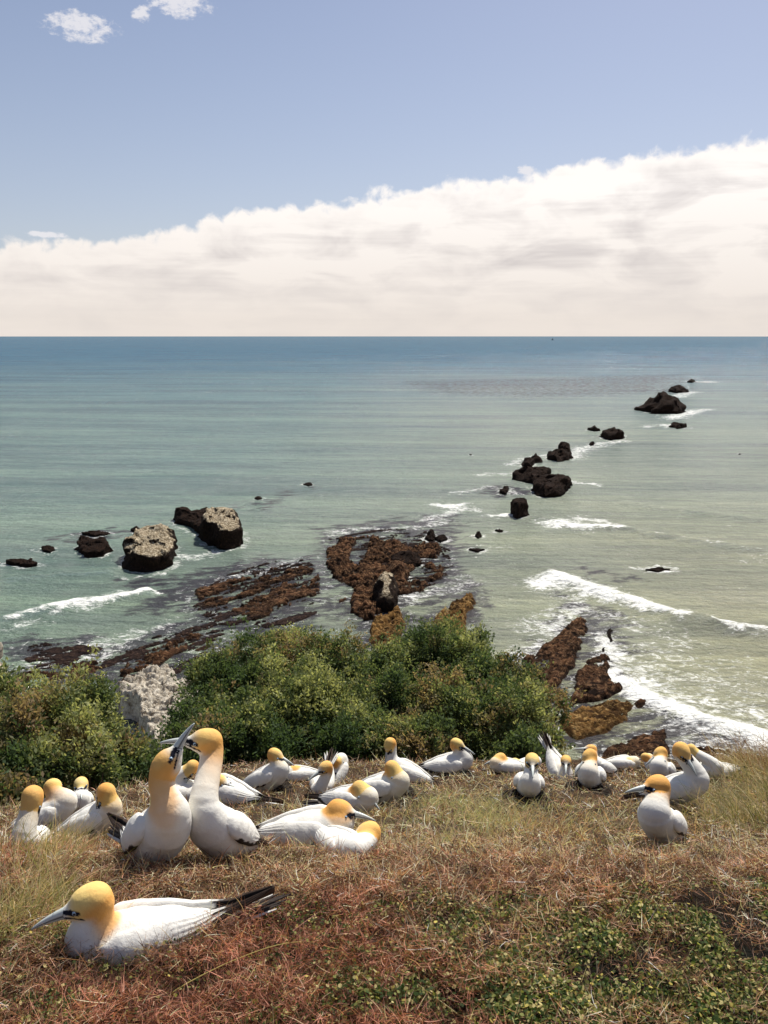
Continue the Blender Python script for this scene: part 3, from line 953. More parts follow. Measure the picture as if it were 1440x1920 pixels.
def leaves(cen, out, n_per, spread, L, W, base_cols, cvar=.25):
    """leaf diamonds around each sprig centre (cen) pointing roughly along out"""
    n = len(cen) * n_per
    c = np.repeat(cen, n_per, 0) + rng.normal(0, spread, (n, 3))
    d = unit(np.repeat(out, n_per, 0) * .7 + rng.normal(0, .75, (n, 3)) + [0, 0, .25])
    s = unit(np.cross(d, rng.normal(0, 1, (n, 3)) + np.array([0, 0, .6])))
    l = L * rng.uniform(.45, 1.4, (n, 1)); w = W * rng.uniform(.7, 1.2, (n, 1))
    nn = np.cross(d, s)
    V = np.stack([c - d * l * .5, c + s * w * .5 - nn * w * .08, c + d * l * .5, c - s * w * .5 - nn * w * .08], 1)
    col = np.repeat(base_cols, n_per, 0) * rng.uniform(1 - cvar, 1 + cvar, (n, 1))
    F = np.arange(n * 4).reshape(n, 4)
    return V.reshape(-1, 3), F, np.repeat(col, 4, 0)


def shrub(px, py, t, r, label, sprigs=900, tone=0.0, hgt=1.0, group='leafy shrubs on the cliff edge'):
    c = np.array(at(px, py, t))
    root_z = float(ground(c[0], c[1]))
    root_z = min(root_z, c[2] - r * .6)
    root = link(bpy.data.objects.new('shrub', None)); root.location = (c[0], c[1], root_z)
    tag(root, label, 'shrub', group)
    # blobs of the crown
    blobs = [(np.zeros(3), r * .78)]
    for k in range(16):
        v = unit(rng.normal(0, 1, 3)); v[2] = v[2] * .8 + .2
        blobs.append((v * r * rng.uniform(.55, 1.08), r * rng.uniform(.16, .42)))
    cen = []; outd = []; bi = []
    wts = np.array([bb[1] ** 2 for bb in blobs]); wts /= wts.sum()
    pick = rng.choice(len(blobs), sprigs, p=wts)
    B = np.array([bb[0] for bb in blobs]); Rr = np.array([bb[1] for bb in blobs])
    v = unit(rng.normal(0, 1, (sprigs, 3)))
    rad = rng.uniform(.62, 1.06, (sprigs, 1)) ** .6
    cen = B[pick] + v * Rr[pick][:, None] * rad * np.array([1, 1, hgt])
    # long shoots that break up the outline
    k = rng.random(sprigs) < .17
    cen[k] += v[k] * r * rng.uniform(.04, .28, (k.sum(), 1)) + np.array([0, 0, r * .08])
    dis = fbm(cen[:, 0] * 5 + px, cen[:, 1] * 5, cen[:, 2] * 5, 3, 420)[:, None]
    cen = cen * (1 + dis * .16)
    keep = (fbm(cen[:, 0] * 7 + px, cen[:, 1] * 7, cen[:, 2] * 7, 2, 430) > -.42) | (np.linalg.norm(cen, axis=1) < r * .6)
    cen, v = cen[keep], v[keep]; sprigs = len(cen)
    outd = unit(v + [0, 0, .5])
    nz = fbm(cen[:, 0] * 2.2 + px, cen[:, 1] * 2.2, cen[:, 2] * 2.2, 3, 400)
    green = np.array([.150, .188, .082]); yel = np.array([.41, .42, .20]); brn = np.array([.33, .23, .14]); dk = np.array([.065, .105, .045])
    a = np.clip(.42 + nz * .55 + tone, 0, 1)[:, None]
    cols = dk * (1 - a) + green * a
    yw = sstep(.05, .65, nz + tone + rng.normal(0, .25, sprigs))[:, None]
    cols = cols * (1 - yw * .75) + yel * yw * .75
    bw = (sstep(.15, .6, fbm(cen[:, 0] * 1.6, cen[:, 1] * 1.6 + px, cen[:, 2] * 1.6, 3, 410)) * (rng.random(sprigs) < .7))[:, None]
    cols = cols * (1 - bw * .8) + brn * bw * .8
    V, F, C = leaves(cen, outd, 15, .032, .044, .022, cols)
    V = V + np.array([0, 0, c[2] - root_z])
    mesh_np('foliage', V, F, M['leaf'], root, False, C)
    parts = []
    zc = c[2] - root_z
    for k in range(56):
        e = cen[rng.integers(len(cen))] * rng.uniform(.85, 1.12)
        base = np.array([rng.normal(0, .06), rng.normal(0, .06), -.15])
        mid = np.array([e[0] * .35, e[1] * .35, zc * .45 + e[2] * .2]) + rng.normal(0, .08, 3)
        end = e + np.array([0, 0, zc])
        ts = np.linspace(0, 1, 7)[:, None]
        cur = (1 - ts) ** 2 * base + 2 * ts * (1 - ts) * mid + ts ** 2 * end
        parts.append(tube_np(cur, np.linspace(.022, .004, 7), 5))
    V, F = join(parts)
    mesh_np('branches', V, F, M['bark'], root, True, np.ones((len(V), 3)) * np.array([.14, .10, .07]))


SH = [
    # middle mass
    (525, 1285, 10.2, .62, 'tall dark green shrub with the pointed top, left of centre', 0, 1.0),
    (445, 1310, 9.6, .55, 'green shrub on the left shoulder of the middle bushes', .0, 1.0),
    (420, 1392, 8.6, .46, 'low shrub behind the pair of upright gannets', -.15, 1.0),
    (620, 1270, 10.4, .56, 'green shrub in the top row right of the pointed one', -.05, 1.0),
    (570, 1355, 9.0, .62, 'large leafy shrub behind the sitting gannets left of centre', .12, 1.0),
    (480, 1410, 8.2, .42, 'dark low shrub right behind the gannet with outstretched bill', -.3, 1.0),
    (795, 1256, 10.6, .55, 'shrub at the top centre behind the golden reef wedge', -.05, 1.0),
    (730, 1330, 9.4, .55, 'brown tinged shrub at the centre below the water gap', .05, 1.0),
    (660, 1410, 8.4, .46, 'shaded shrub right behind the gannet with raised tail', -.35, 1.0),
    (888, 1285, 10.2, .56, 'broad green shrub in the top row right of centre', .0, 1.0),
    (830, 1350, 9.2, .55, 'yellowish shrub right of centre behind the neck stretching gannet', .2, 1.0),
    (962, 1312, 9.6, .46, 'dark shrub at the right end of the top row', -.25, 1.0),
    (930, 1370, 8.8, .52, 'bright green shrub behind the gannets right of centre', .18, 1.0),
    (1000, 1388, 8.6, .30, 'small shrub at the lower right corner of the middle bushes', .0, 1.0),
    (770, 1400, 8.1, .34, 'low yellow green sprigs beside the neck stretching gannet', .25, 1.0),
    (560, 1232, 10.6, .36, 'small shrub top just right of the pointed shrub', .1, 1.0),
    (690, 1300, 10.0, .42, 'shrub below the water gap at the centre', -.1, 1.0),
    (850, 1238, 10.8, .40, 'small shrub crown just right of the water gap', .05, 1.0),
    (500, 1350, 9.2, .50, 'shrub filling the left of the middle bushes', .1, 1.0),
    (985, 1422, 7.9, .26, 'little leafy shrub behind the standing gannet', .15, 1.0),
    (372, 1400, 7.8, .28, 'small shrub just right of the pale outcrop', .0, 1.0),
    # left mass
    (60, 1385, 7.4, .50, 'broad shrub at the left edge below the pale outcrop', .0, 1.0),
    (150, 1392, 7.6, .48, 'shrub of the left clump with brown twigs', .05, 1.0),
    (222, 1420, 7.4, .28, 'shrub at the right end of the left clump', .0, 1.0),
    (20, 1462, 6.4, .42, 'dark shrub low in the left corner above the first gannets', -.35, 1.0),
    (130, 1440, 6.6, .38, 'yellow tinged shrub right behind the four left gannets', .15, 1.0),
    (295, 1455, 7.4, .28, 'shaded low shrub left of the upright pair', -.15, 1.0),
    (-60, 1385, 7.6, .5, 'shrub cut off by the left edge of the picture', -.1, 1.0),
    (20, 1530, 5.9, .28, 'deeply shaded shrub at the far left below the clump', -.4, 1.0),
]
for s in SH:
    shrub(*s[:4], s[4], sprigs=int(2300 * (s[3] / .55) ** 2), tone=s[5])


# ================================================================ gannets
def nets(F, org, h):
    """naive surface nets of F<0 on a grid"""
    s = F < 0
    nx, ny, nz = F.shape
    acc = np.zeros((nx - 1, ny - 1, nz - 1, 3)); cnt = np.zeros((nx - 1, ny - 1, nz - 1))
    cs = [(a, c, d) for a in (0, 1) for c in (0, 1) for d in (0, 1)]
    def sl(o):
        return tuple(slice(k, n - 1 + k) for k, n in zip(o, F.shape))
    for o in cs:
        for ax in range(3):
            if o[ax]: continue
            p = list(o); p[ax] = 1; p = tuple(p)
            f0 = F[sl(o)]; f1 = F[sl(p)]
            m = s[sl(o)] != s[sl(p)]
            t = np.where(m, f0 / np.where(m, f0 - f1, 1), 0)
            for k in range(3):
                acc[..., k] += m * (o[k] + (t if k == ax else 0))
            cnt += m
    act = cnt > 0
    idx = np.full(act.shape, -1); idx[act] = np.arange(act.sum())
    g = np.stack(np.nonzero(act), -1)
    V = (g + acc[act] / cnt[act][:, None]) * h + org
    Q = []
    for ax in range(3):
        u, w = [(1, 2), (2, 0), (0, 1)][ax]
        a = [slice(None)] * 3; c = [slice(None)] * 3
        a[ax] = slice(0, -1); c[ax] = slice(1, None)
        m = s[tuple(a)] != s[tuple(c)]
        e = np.stack(np.nonzero(m), -1)
        ok = (e[:, u] > 0) & (e[:, w] > 0) & (e[:, u] < F.shape[u] - 1) & (e[:, w] < F.shape[w] - 1)
        e = e[ok]
        inside0 = s[tuple(e.T)]
        q = []
        for (du, dw) in ((1, 1), (0, 1), (0, 0), (1, 0)):
            k = e.copy(); k[:, u] -= du; k[:, w] -= dw
            q.append(idx[tuple(k.T)])
        q = np.stack(q, -1)
        q[~inside0] = q[~inside0][:, ::-1]
        Q.append(q)
    Q = np.concatenate(Q)
    return V, Q[(Q >= 0).all(1)]


def roundcone(P, a, c, ra, rc):
    d = c - a
    L = np.dot(d, d) + 1e-12
    t = np.clip(((P - a) @ d) / L, 0, 1)
    q = P - a - t[..., None] * d
    return np.sqrt((q ** 2).sum(-1)) - (ra + (rc - ra) * t), t


def smin(a, c, k):
    h = np.clip(.5 + .5 * (c - a) / k, 0, 1)
    return c * (1 - h) + a * h - k * h * (1 - h)


WHITE = np.array([.80, .785, .74]); DARKF = np.array([.030, .022, .018]); BROWNF = np.array([.12, .07, .045])
YEL = np.array([.86, .64, .23]); ORA = np.array([.80, .41, .11]); BLACK = np.array([.012, .014, .025])

BX = np.array([-.23, -.15, -.06, .03, .10, .155])     # body spine stations
BR = np.array([.024, .054, .076, .084, .076, .052])   # radii
BZ = np.array([.010, .002, 0, 0, .006, .022])


def gannet(label, base, heading, pitch, head, dd, tip, dt, scale=1.0, res=.007, crown=None, tuck=.012, yellow=1.0, neck_r=1.08, lift=0.0, wing_open=0.0, tails=0.0, orange=.5, feet=False, bdx=0.0, tail_up=0.0, bscale=1.0):
    gp, tb = on_ground(*base)
    h = R(heading); th = R(pitch)
    f = np.array([math.cos(h), math.sin(h), 0.0]); l = np.array([-math.sin(h), math.cos(h), 0.0]); u = np.array([0, 0, 1.0])
    ax = f * math.cos(th) + u * math.sin(th)      # body axis towards the breast
    up = -f * math.sin(th) + u * math.cos(th)
    s = scale
    bs = s * .87 * bscale
    def B(x, y, z):                                # body frame -> world offset
        return (ax * x + l * y + up * z) * bs
    spine = np.array([B(x, 0, z) for x, z in zip(BX, BZ)])
    low = min(p[2] - r * bs for p, r in zip(spine[1:], BR[1:]))
    org = np.array([gp.x, gp.y, gp.z]) + f * bdx * s
    gz = float(terrace(org[0], org[1]))
    org[2] = gz - low - tuck + lift
    H = np.array(at(head[0], head[1], tb + dd)) - org
    T = np.array(at(tip[0], tip[1], tb + dd + dt)) - org
    bd = unit(T - H)
    root = link(bpy.data.objects.new('gannet', None)); root.location = org
    tag(root, label, 'gannet', 'gannets of the colony')
    # neck curve
    n0 = spine[4] + up * .01 * s; n1 = spine[5]
    dist = np.linalg.norm(H - n1)
    back = -bd * .018 * s
    p3 = H + back
    cr = unit(np.array([0, 0, 1.0]) - bd * bd[2] - f * .25 * max(bd[2], 0)) if crown is None else unit(np.array(crown, float))
    cr = unit(cr - bd * np.dot(cr, bd))
    p1 = n1 + unit(ax * .8 + u * .5) * dist * .38
    p2 = p3 - cr * dist * .30 - bd * dist * .12 if bd[2] < .6 else p3 - bd * dist * .42
    ts = np.linspace(0, 1, 9)[:, None]
    ncur = (1 - ts) ** 3 * n1 + 3 * ts * (1 - ts) ** 2 * p1 + 3 * ts ** 2 * (1 - ts) * p2 + ts ** 3 * p3
    nr = np.interp(ts[:, 0], [0, .25, .6, 1], [.050, .041, .034, .034]) * s * neck_r
    hb = H + bd * .047 * s - cr * .005 * s          # bill base
    # signed distance on a grid
    allp = np.vstack([spine, ncur, [hb]])
    lo = allp.min(0) - .11 * s; hi = allp.max(0) + .11 * s
    hh = res * s
    dims = np.ceil((hi - lo) / hh).astype(int) + 1
    g = np.stack(np.meshgrid(*[lo[k] + hh * np.arange(dims[k]) for k in range(3)], indexing='ij'), -1)
    D = None
    for i in range(5):
        d_, _ = roundcone(g, spine[i], spine[i + 1], BR[i] * bs, BR[i + 1] * bs)
        D = d_ if D is None else smin(D, d_, .02 * s)
    N = None
    for i in range(8):
        d_, _ = roundcone(g, ncur[i], ncur[i + 1], nr[i], nr[i + 1])
        N = d_ if N is None else np.minimum(N, d_)
    D = smin(D, N, .035 * s)
    # head: skull, cheeks, forehead running into the bill
    for (a, c, ra, rc) in ((H - bd * .014 * s + cr * .003 * s, H + bd * .006 * s + cr * .002 * s, .0375, .0365), (H, hb, .0345, .0150), (H - cr * .008 * s, hb - cr * .003 * s, .030, .0135)):
        d_, _ = roundcone(g, a, c, ra * s * .95, rc * s)
        D = smin(D, d_, .016 * s)
    V, Q = nets(D, lo, hh)
    for _ in range(1):
        pass
    # plumage colours
    sd = np.cross(bd, cr)
    rel = (V - H) / s
    hx, hy, hz = rel @ bd, rel @ sd, rel @ cr
    # distance along the neck from the head
    dn = np.full(len(V), 9.0); tn = np.zeros(len(V)); an = np.zeros((len(V), 3))
    for i in range(8):
        dq, t_ = roundcone(V, ncur[i], ncur[i + 1], 0, 0)
        w = dq < dn
        dn = np.where(w, dq, dn); tn = np.where(w, (i + t_) / 8, tn)
        an = np.where(w[:, None], ncur[i] + t_[:, None] * (ncur[i + 1] - ncur[i]), an)
    nl = np.linalg.norm(np.diff(ncur, axis=0), axis=1).sum() / s
    down = (1 - tn) * nl                             # metres below the head
    down = np.where(np.linalg.norm(rel, axis=1) < .055, 0, down)
    reach = .105 * yellow
    near_neck = sstep(.068 * s * neck_r, .045 * s * neck_r, dn)
    y_w = sstep(reach * 1.45, -reach * .1, down + .012 * fbm(V[:, 0] * 20, V[:, 1] * 20, V[:, 2] * 20, 2, 5)) * near_neck
    # the throat stays pale
    thr = sstep(-.008, -.030, hz) * sstep(-.025, .02, hx)
    y_w = y_w * (1 - .85 * thr)
    fdir = -cr + bd * .6 if bd[2] < .6 else -cr
    front = (unit(V - an) @ unit(fdir))
    y_w = y_w * (1 - .88 * sstep(.0, .75, front) * sstep(.02, .07, down))
    o_w = np.clip(orange + .9 * sstep(.030, -.012, hz) * sstep(.03, -.01, hx) + .25 * sstep(0, -.03, hx), 0, 1) * sstep(-.04, .0, down + 0.02)
    ycol = YEL * (1 - o_w[:, None]) + ORA * o_w[:, None]
    paley = (np.array([.84, .74, .50]))
    edge_ = np.clip(y_w * 1.4, 0, 1)[:, None]
    ycol = paley * (1 - edge_) + ycol * edge_
    C = WHITE * (1 - y_w[:, None]) + ycol * y_w[:, None]
    # black skin round the eye and bill base, stripe along the gape
    ex, ez = .029, .004
    m1 = (hx > .008) & (hx < .062) & (np.abs(hz - .003) < .0025 + .0055 * np.clip((hx - .008) / .03, 0, 1) * np.clip((.07 - hx) / .03, 0, 1))
    m2 = (hx > .059) & (hx < .07) & (np.abs(hz) < .019) & (np.abs(hy) < .02)
    lineg = (np.abs(hz + .011 + (.04 - hx) * .18) < .0032) & (hx > .004) & (hx < .056)
    mk = ((m1 & (np.abs(hy) > .008)) | m2 | (lineg & (np.abs(hy) > .008))) & (np.abs(hy) < .036) & (np.linalg.norm(rel, axis=1) < .075)
    C[mk] = BLACK
    # dirt on the breast
    C *= (1 - .08 * sstep(.1, .5, fbm(V[:, 0] * 12, V[:, 1] * 12, V[:, 2] * 12, 3, 9)))[:, None]
    body = mesh_np('body', V, Q, M['plumage'], root, True, C)
    # bill
    n = 14; L = .098
    tb_ = np.linspace(0, 1, n)
    th_ = np.linspace(0, 2 * math.pi, 20, endpoint=False)
    Vb = []; Cb = []; L = .104
    for q in tb_:
        cx = hb + bd * (q * L - .010) * s - cr * (.011 * q ** 2.6) * s
        rz = (.0158 * (1 - q) ** .78 + .0016) * s; ry = (.0128 * (1 - q) ** .85 + .0014) * s
        for a in th_:
            Vb.append(cx + cr * math.sin(a) * rz + sd * math.cos(a) * ry)
            k = math.sin(a)
            c = np.array([.56, .60, .57]) * (1 - .10 * q)
            if abs(k + .10) < .13 or (abs(k - .66) < .07 and q < .75):
                c = np.array([.03, .035, .05])
            Cb.append(c)
    i = np.arange(20); j = (i + 1) % 20
    Fb = np.concatenate([np.stack([k * 20 + i, k * 20 + j, (k + 1) * 20 + j, (k + 1) * 20 + i], -1) for k in range(n - 1)])
    mesh_np('bill', np.array(Vb), [Fb, np.array([np.arange(20)[::-1]]), np.array([np.arange(20) + 20 * (n - 1)])], M['bill'], root, True, np.array(Cb))
    # eyes
    for sg in (-1, 1):
        # find the surface beside the eye position
        kk = np.argmin((hx - ex) ** 2 + (hz - ez) ** 2 + (hy * sg < 0) * 1.0)
        ep = V[kk]
        r_e = .0058 * s
        th2, ph2 = np.meshgrid(np.linspace(0, math.pi, 9), np.linspace(0, 2 * math.pi, 14, endpoint=False), indexing='ij')
        sp = np.stack([np.sin(th2) * np.cos(ph2), np.sin(th2) * np.sin(ph2), np.cos(th2)], -1).reshape(-1, 3)
        idx = np.arange(9 * 14).reshape(9, 14)
        Fq = np.stack([idx[:-1], np.roll(idx[:-1], -1, 1), np.roll(idx[1:], -1, 1), idx[1:]], -1).reshape(-1, 4)
        o_ = sd * sg
        Ce = np.where((sp @ o_ > .78)[:, None], BLACK, np.array([.45, .58, .66]))
        Ce = np.where((sp @ o_ < .30)[:, None], np.array([.05, .12, .25]), Ce)
        mesh_np('eye', ep + sp * r_e - o_ * r_e * .25, Fq, M['bill'], root, True, Ce)
    # wings
    ns, nc = 60, 34
    for sg in (-1, 1):
        S = np.linspace(0, 1, ns)[:, None]; Cc = np.linspace(0, 1, nc)[None, :]
        xw = .135 - S * .50 + .02 * wing_open
        Rb = np.interp(xw, BX, BR, left=.020); zb = np.interp(xw, BX, BZ, left=.012)
        zb = zb + np.where(xw < -.13, (-.13 - xw) * (.03 + tail_up * .8), 0)
        ptop = np.interp(S, [0, .1, .4, .65, .8, 1], [62, 34, 16, 8, 4, 2])
        pbot = np.interp(S, [0, .06, .2, .42, .62, .78, .9, 1], [84, 98, 101, 96, 80, 60, 38, 12])
        phi = np.radians(ptop + (pbot - ptop) * Cc)
        rnd = np.sqrt(np.clip(1 - (2 * Cc - 1) ** 2, 0, 1))
        hump = np.interp(S, [0, .03, .12, .35, .6, 1], [.0, .013, .021, .014, .008, .003])
        off = .005 + hump * rnd ** .6 + .012 * wing_open * Cc * np.interp(S, [0, .3, .8, 1], [.3, 1, 1, .2])
        off = off + .0030 * np.abs(np.sin(Cc * math.pi * 8)) * sstep(.30, .5, S) + .0014 * np.abs(np.sin(S * 30 + Cc * 4)) * sstep(.5, .3, S) * rnd
        rad = Rb + off
        flat_ = np.interp(xw, [-.36, -.18, 0], [.75, .95, 1.02])
        yy = sg * rad * np.sin(phi) * flat_ + sg * .004
        zz = zb + rad * np.cos(phi)
        yy = np.where(S > .8, yy + sg * (.004 - (S - .8) * .04), yy)
        outer = (ax * xw[..., None] + l * yy[..., None] + up * zz[..., None]) * bs
        ri = Rb - .016
        yi = sg * np.maximum(ri, .006) * np.sin(phi) * flat_; zi = zb + np.maximum(ri, .006) * np.cos(phi)
        inner = (ax * xw[..., None] + l * yi[..., None] + up * zi[..., None]) * bs
        VV = np.concatenate([outer.reshape(-1, 3), inner.reshape(-1, 3)])
        idx = np.arange(ns * nc).reshape(ns, nc)
        q1 = np.stack([idx[:-1, :-1], idx[:-1, 1:], idx[1:, 1:], idx[1:, :-1]], -1).reshape(-1, 4)
        if sg > 0: q1 = q1[:, ::-1]
        q2 = q1[:, ::-1] + ns * nc
        bnd = np.concatenate([idx[0, :], idx[1:, -1], idx[-1, -2::-1], idx[-2:0:-1, 0]])
        nb = np.roll(bnd, -1)
        q3 = np.stack([bnd, nb, nb + ns * nc, bnd + ns * nc], -1)
        if sg < 0: q3 = q3[:, ::-1]
        Cw = np.ones((ns, nc, 3)) * WHITE
        jag = .02 * np.sin(S * 60) + 0 * Cc
        trail = (Cc > (.88 - .20 * sstep(.42, .64, S)) + jag) & (S > .14)
        tipm = (S + .05 * np.sin(Cc * 22) > .66)
        Cw[trail | tipm] = DARKF
        bm = tipm & ((np.floor(Cc * 7) % 2) > 0) & (S > .7)
        Cw[bm] = BROWNF * .8
        scal = (np.sin(Cc * 50) * .5 + .5)[..., None] * (.16 * sstep(.25, .5, S))[..., None]
        Cw = Cw * (1 - scal)
        Cw = Cw.reshape(-1, 3)
        mesh_np('wing', VV, [q1, q2, q3], M['feather'], root, True, np.vstack([Cw, Cw]))
    # tail: long pointed wedge of feathers
    parts = []; cols = []
    for k in range(7):
        a = (k - 3) / 3.0
        Lt = .215 - .05 * abs(a)
        w = .012
        base_ = np.array([-.205, a * .018, -.004 - .003 * abs(a) + .05 * tail_up])
        dr = np.array([-1, a * (.10 + .32 * tails), .02 + tail_up * .8 + .015 * (k % 2)]); dr /= np.linalg.norm(dr)
        sgn = np.array([0, 1, 0.0])
        nm = np.array([0, 0, 1.0])
        vv = []
        for q, ww in ((0, .9), (.3, 1.0), (.65, .9), (.9, .45), (1.0, .08)):
            cpt = base_ + dr * Lt * q
            vv += [cpt + sgn * w * ww + nm * .0005, cpt + nm * .0035, cpt - sgn * w * ww + nm * .0005, cpt - nm * .002]
        vv = np.array([B(*v) for v in vv])
        ff = []
        for q in range(4):
            for e in range(4):
                ff.append([q * 4 + e, q * 4 + (e + 1) % 4, q * 4 + 4 + (e + 1) % 4, q * 4 + 4 + e])
        parts.append((vv, np.array(ff)))
        cc = DARKF * 1.3 if abs(k - 3) <= (2 if tails == 0 else 1) else WHITE * .9
        cols.append(np.ones((20, 3)) * cc)
    vv, ff = join(parts)
    mesh_np('tail', vv, ff, M['feather'], root, False, np.vstack(cols))
    if feet:
        for sg in (-1, 1):
            a0 = np.array(B(-.01, sg * .035, -.07)); 
            gz0 = gz - org[2]
            foot = np.array([a0[0], a0[1], gz0 + .006]) + f * .01
            pp = [tube_np([a0, foot], [.010 * s, .006 * s], 6)]
            for tq in (-.5, 0, .5):
                dq = f * math.cos(tq) + l * math.sin(tq)
                pp.append(tube_np([foot, foot + dq * .035 + u * .002, foot + dq * .07 - u * .004], [.006, .005, .003], 5))
            vv, ff = join(pp)
            mesh_np('foot', vv, ff, M['bill'], root, True, np.ones((len(vv), 3)) * .03)
    return root


G = gannet
G('large gannet lying in the red brown mat at the front left, bill pointing left', (280, 1768), 197, 1, (166, 1692), -.07, (42, 1737), -.03, 1.06, .0042, neck_r=1.12, orange=.12, tuck=.066, yellow=1.5, bscale=.99, tail_up=.26)
G('upright gannet of the crossed bills pair, its bill pointing straight up', (298, 1628), -48, 42, (314, 1432), -.10, (359, 1345), .0, 1.12, .0045, crown=(-.8, -.2, .35), yellow=2.1, orange=.75, neck_r=1.12, tuck=.035, tail_up=.75, bscale=1.06)
G('upright gannet of the crossed bills pair, its bill level and pointing left', (422, 1618), -116, 44, (384, 1390), -.02, (300, 1384), -.02, 1.10, .0045, yellow=1.5, orange=.45, neck_r=1.08, tuck=.035, bscale=1.0)
G('leftmost gannet, head bowed onto its breast among straw stems', (60, 1592), -82, 24, (60, 1500), -.06, (54, 1552), -.03, 1.0, .006, orange=.5, yellow=1.2, crown=(0, -.9, .3), bscale=.8, tuck=.05)
G('gannet seen from behind with dark wing tips, taller of the left four', (84, 1560), 12, 24, (100, 1476), .05, (112, 1472), .10, 1.0, .006, orange=.15, bscale=.88)
G('pale headed gannet facing the camera between the left yellow heads', (152, 1528), -66, 30, (152, 1472), -.04, (152, 1488), -.09, .95, .0065, yellow=.35, orange=.0, bscale=.8)
G('gannet on the right of the left four, bowing its orange head to the right', (168, 1572), 8, 26, (197, 1492), -.02, (184, 1545), -.02, 1.0, .006, orange=.45, crown=(.95, -.1, .3), bscale=.84)
G('gannet with bill slanting down seen between the necks of the upright pair', (345, 1508), 200, 15, (359, 1442), .0, (341, 1476), -.04, 1.0, .007, orange=.3)
G('gannet right behind the upright pair, bill resting back over its white body', (430, 1508), 165, 12, (410, 1466), -.05, (444, 1476), -.01, 1.08, .007, tail_up=.2)
G('sitting gannet right of the upright pair with long bill pointing right', (500, 1487), -22, 30, (517, 1416), -.05, (553, 1432), -.04, 1.05, .006, orange=.35)
G('mostly hidden white gannet lying between two sitting ones', (565, 1466), 175, 0, (551, 1446), .0, (536, 1452), .02, .85, .008, yellow=.4)
G('gannet facing left with fanned tail feathers raised behind its head', (606, 1480), -100, -8, (609, 1440), -.16, (582, 1457), -.06, 1.0, .007, tail_up=.30, tails=.8, yellow=.7, bscale=.88)
G('gannet seen from behind, close right of the one with raised tail', (634, 1466), 75, 30, (628, 1428), -.03, (634, 1430), .1, .95, .008, yellow=.8, orange=0, bscale=.8)
G('gannet with stretched neck and bill hanging down over its neighbour', (766, 1470), 168, 22, (730, 1397), -.02, (716, 1444), -.02, 1.0, .0065, orange=.1, yellow=.9)
G('gannet sitting under the neck stretching one, bill slanting down right', (712, 1507), -22, 24, (738, 1444), -.06, (766, 1480), -.05, 1.08, .006, orange=.25)
G('gannet with turned head and dark side line, right behind the orange headed one', (655, 1528), -35, 20, (678, 1482), -.08, (700, 1502), -.05, 1.02, .006, orange=.25, yellow=.7)
G('gannet lying stretched to the right with vivid orange head and long level bill', (572, 1592), -6, 12, (640, 1520), -.03, (703, 1532), -.03, .99, .006, orange=.95, yellow=1.0, neck_r=1.15, bscale=1.08)
G('gannet half sunk in red twigs, head turned back left over crossed wing tips', (634, 1603), -58, 14, (688, 1562), -.0, (652, 1574), -.04, .95, .006, orange=.5, yellow=.5, tuck=.03, bscale=.86, tail_up=.15)
G('gannet in profile on the bush edge with small head, facing right', (838, 1452), -2, 12, (858, 1396), -.02, (880, 1406), -.02, 1.1, .0065, orange=.0, yellow=.75)
G('small looking gannet peeping left beside the bush, head only above the others', (955, 1450), 185, 10, (936, 1422), .0, (917, 1428), -.02, 1.0, .008, orange=.5, bscale=.85)
G('gannet resting low behind the standing one, its yellow nape just showing', (985, 1444), 20, 0, (966, 1429), .0, (980, 1426), .08, .85, .008, yellow=.9, orange=0, bscale=.85)
G('gannet standing on dark feet facing the camera', (990, 1500), -98, 26, (998, 1428), -.10, (999, 1446), -.10, 1.04, .006, yellow=.55, orange=.1, feet=True, lift=.012, bscale=.92)
G('gannet tipped forward with tail feathers in the air, facing the camera', (1045, 1458), -75, -22, (1061, 1428), -.14, (1061, 1442), -.09, .98, .007, yellow=.55, tail_up=.25, tails=.6, bscale=.95)
G('gannet behind with a small brown head turned left', (1126, 1460), 215, 30, (1107, 1405), .02, (1088, 1403), .0, .9, .0075, orange=.8)
G('gannet with orange head and bill slanting down to the left', (1106, 1484), -112, 30, (1104, 1419), -.07, (1080, 1443), -.06, 1.03, .006, orange=.6)
G('sleeping gannet lying flat with yellow head, between the right hand groups', (1165, 1443), 5, 0, (1182, 1431), -.02, (1197, 1436), .0, .85, .008, orange=.2)
G('hidden gannet, only a yellow crown behind the left pointing bill', (1224, 1450), 100, 20, (1209, 1420), .03, (1200, 1422), .08, .85, .008, orange=.2, bscale=.75)
G('gannet left of the tall necked one with bill slanting down left', (1240, 1468), -125, 28, (1237, 1413), -.06, (1202, 1437), -.05, 1.05, .0065, orange=.6, yellow=.8)
G('tall necked gannet behind the front right one, dark wing tips reaching left', (1262, 1512), -24, 28, (1280, 1411), -.06, (1299, 1438), -.07, 1.05, .006, orange=.55, yellow=.8, neck_r=1.3)
G('gannet behind the tall necked one, its yellow head and bill pointing down right', (1318, 1462), -50, 24, (1298, 1408), .0, (1318, 1438), -.05, 1.0, .007, orange=.1, bscale=.85)
G('white gannet lying in the grass tuft, rightmost of all', (1350, 1458), 190, 3, (1330, 1440), .02, (1318, 1450), .05, .95, .008, yellow=.5, bscale=.9)
G('front right gannet sitting alone, rust brown head and bill pointing left', (1240, 1588), -132, 36, (1229, 1474), -.06, (1174, 1479), -.04, 1.06, .005, orange=1.0, yellow=.85, tuck=.02, neck_r=1.32)


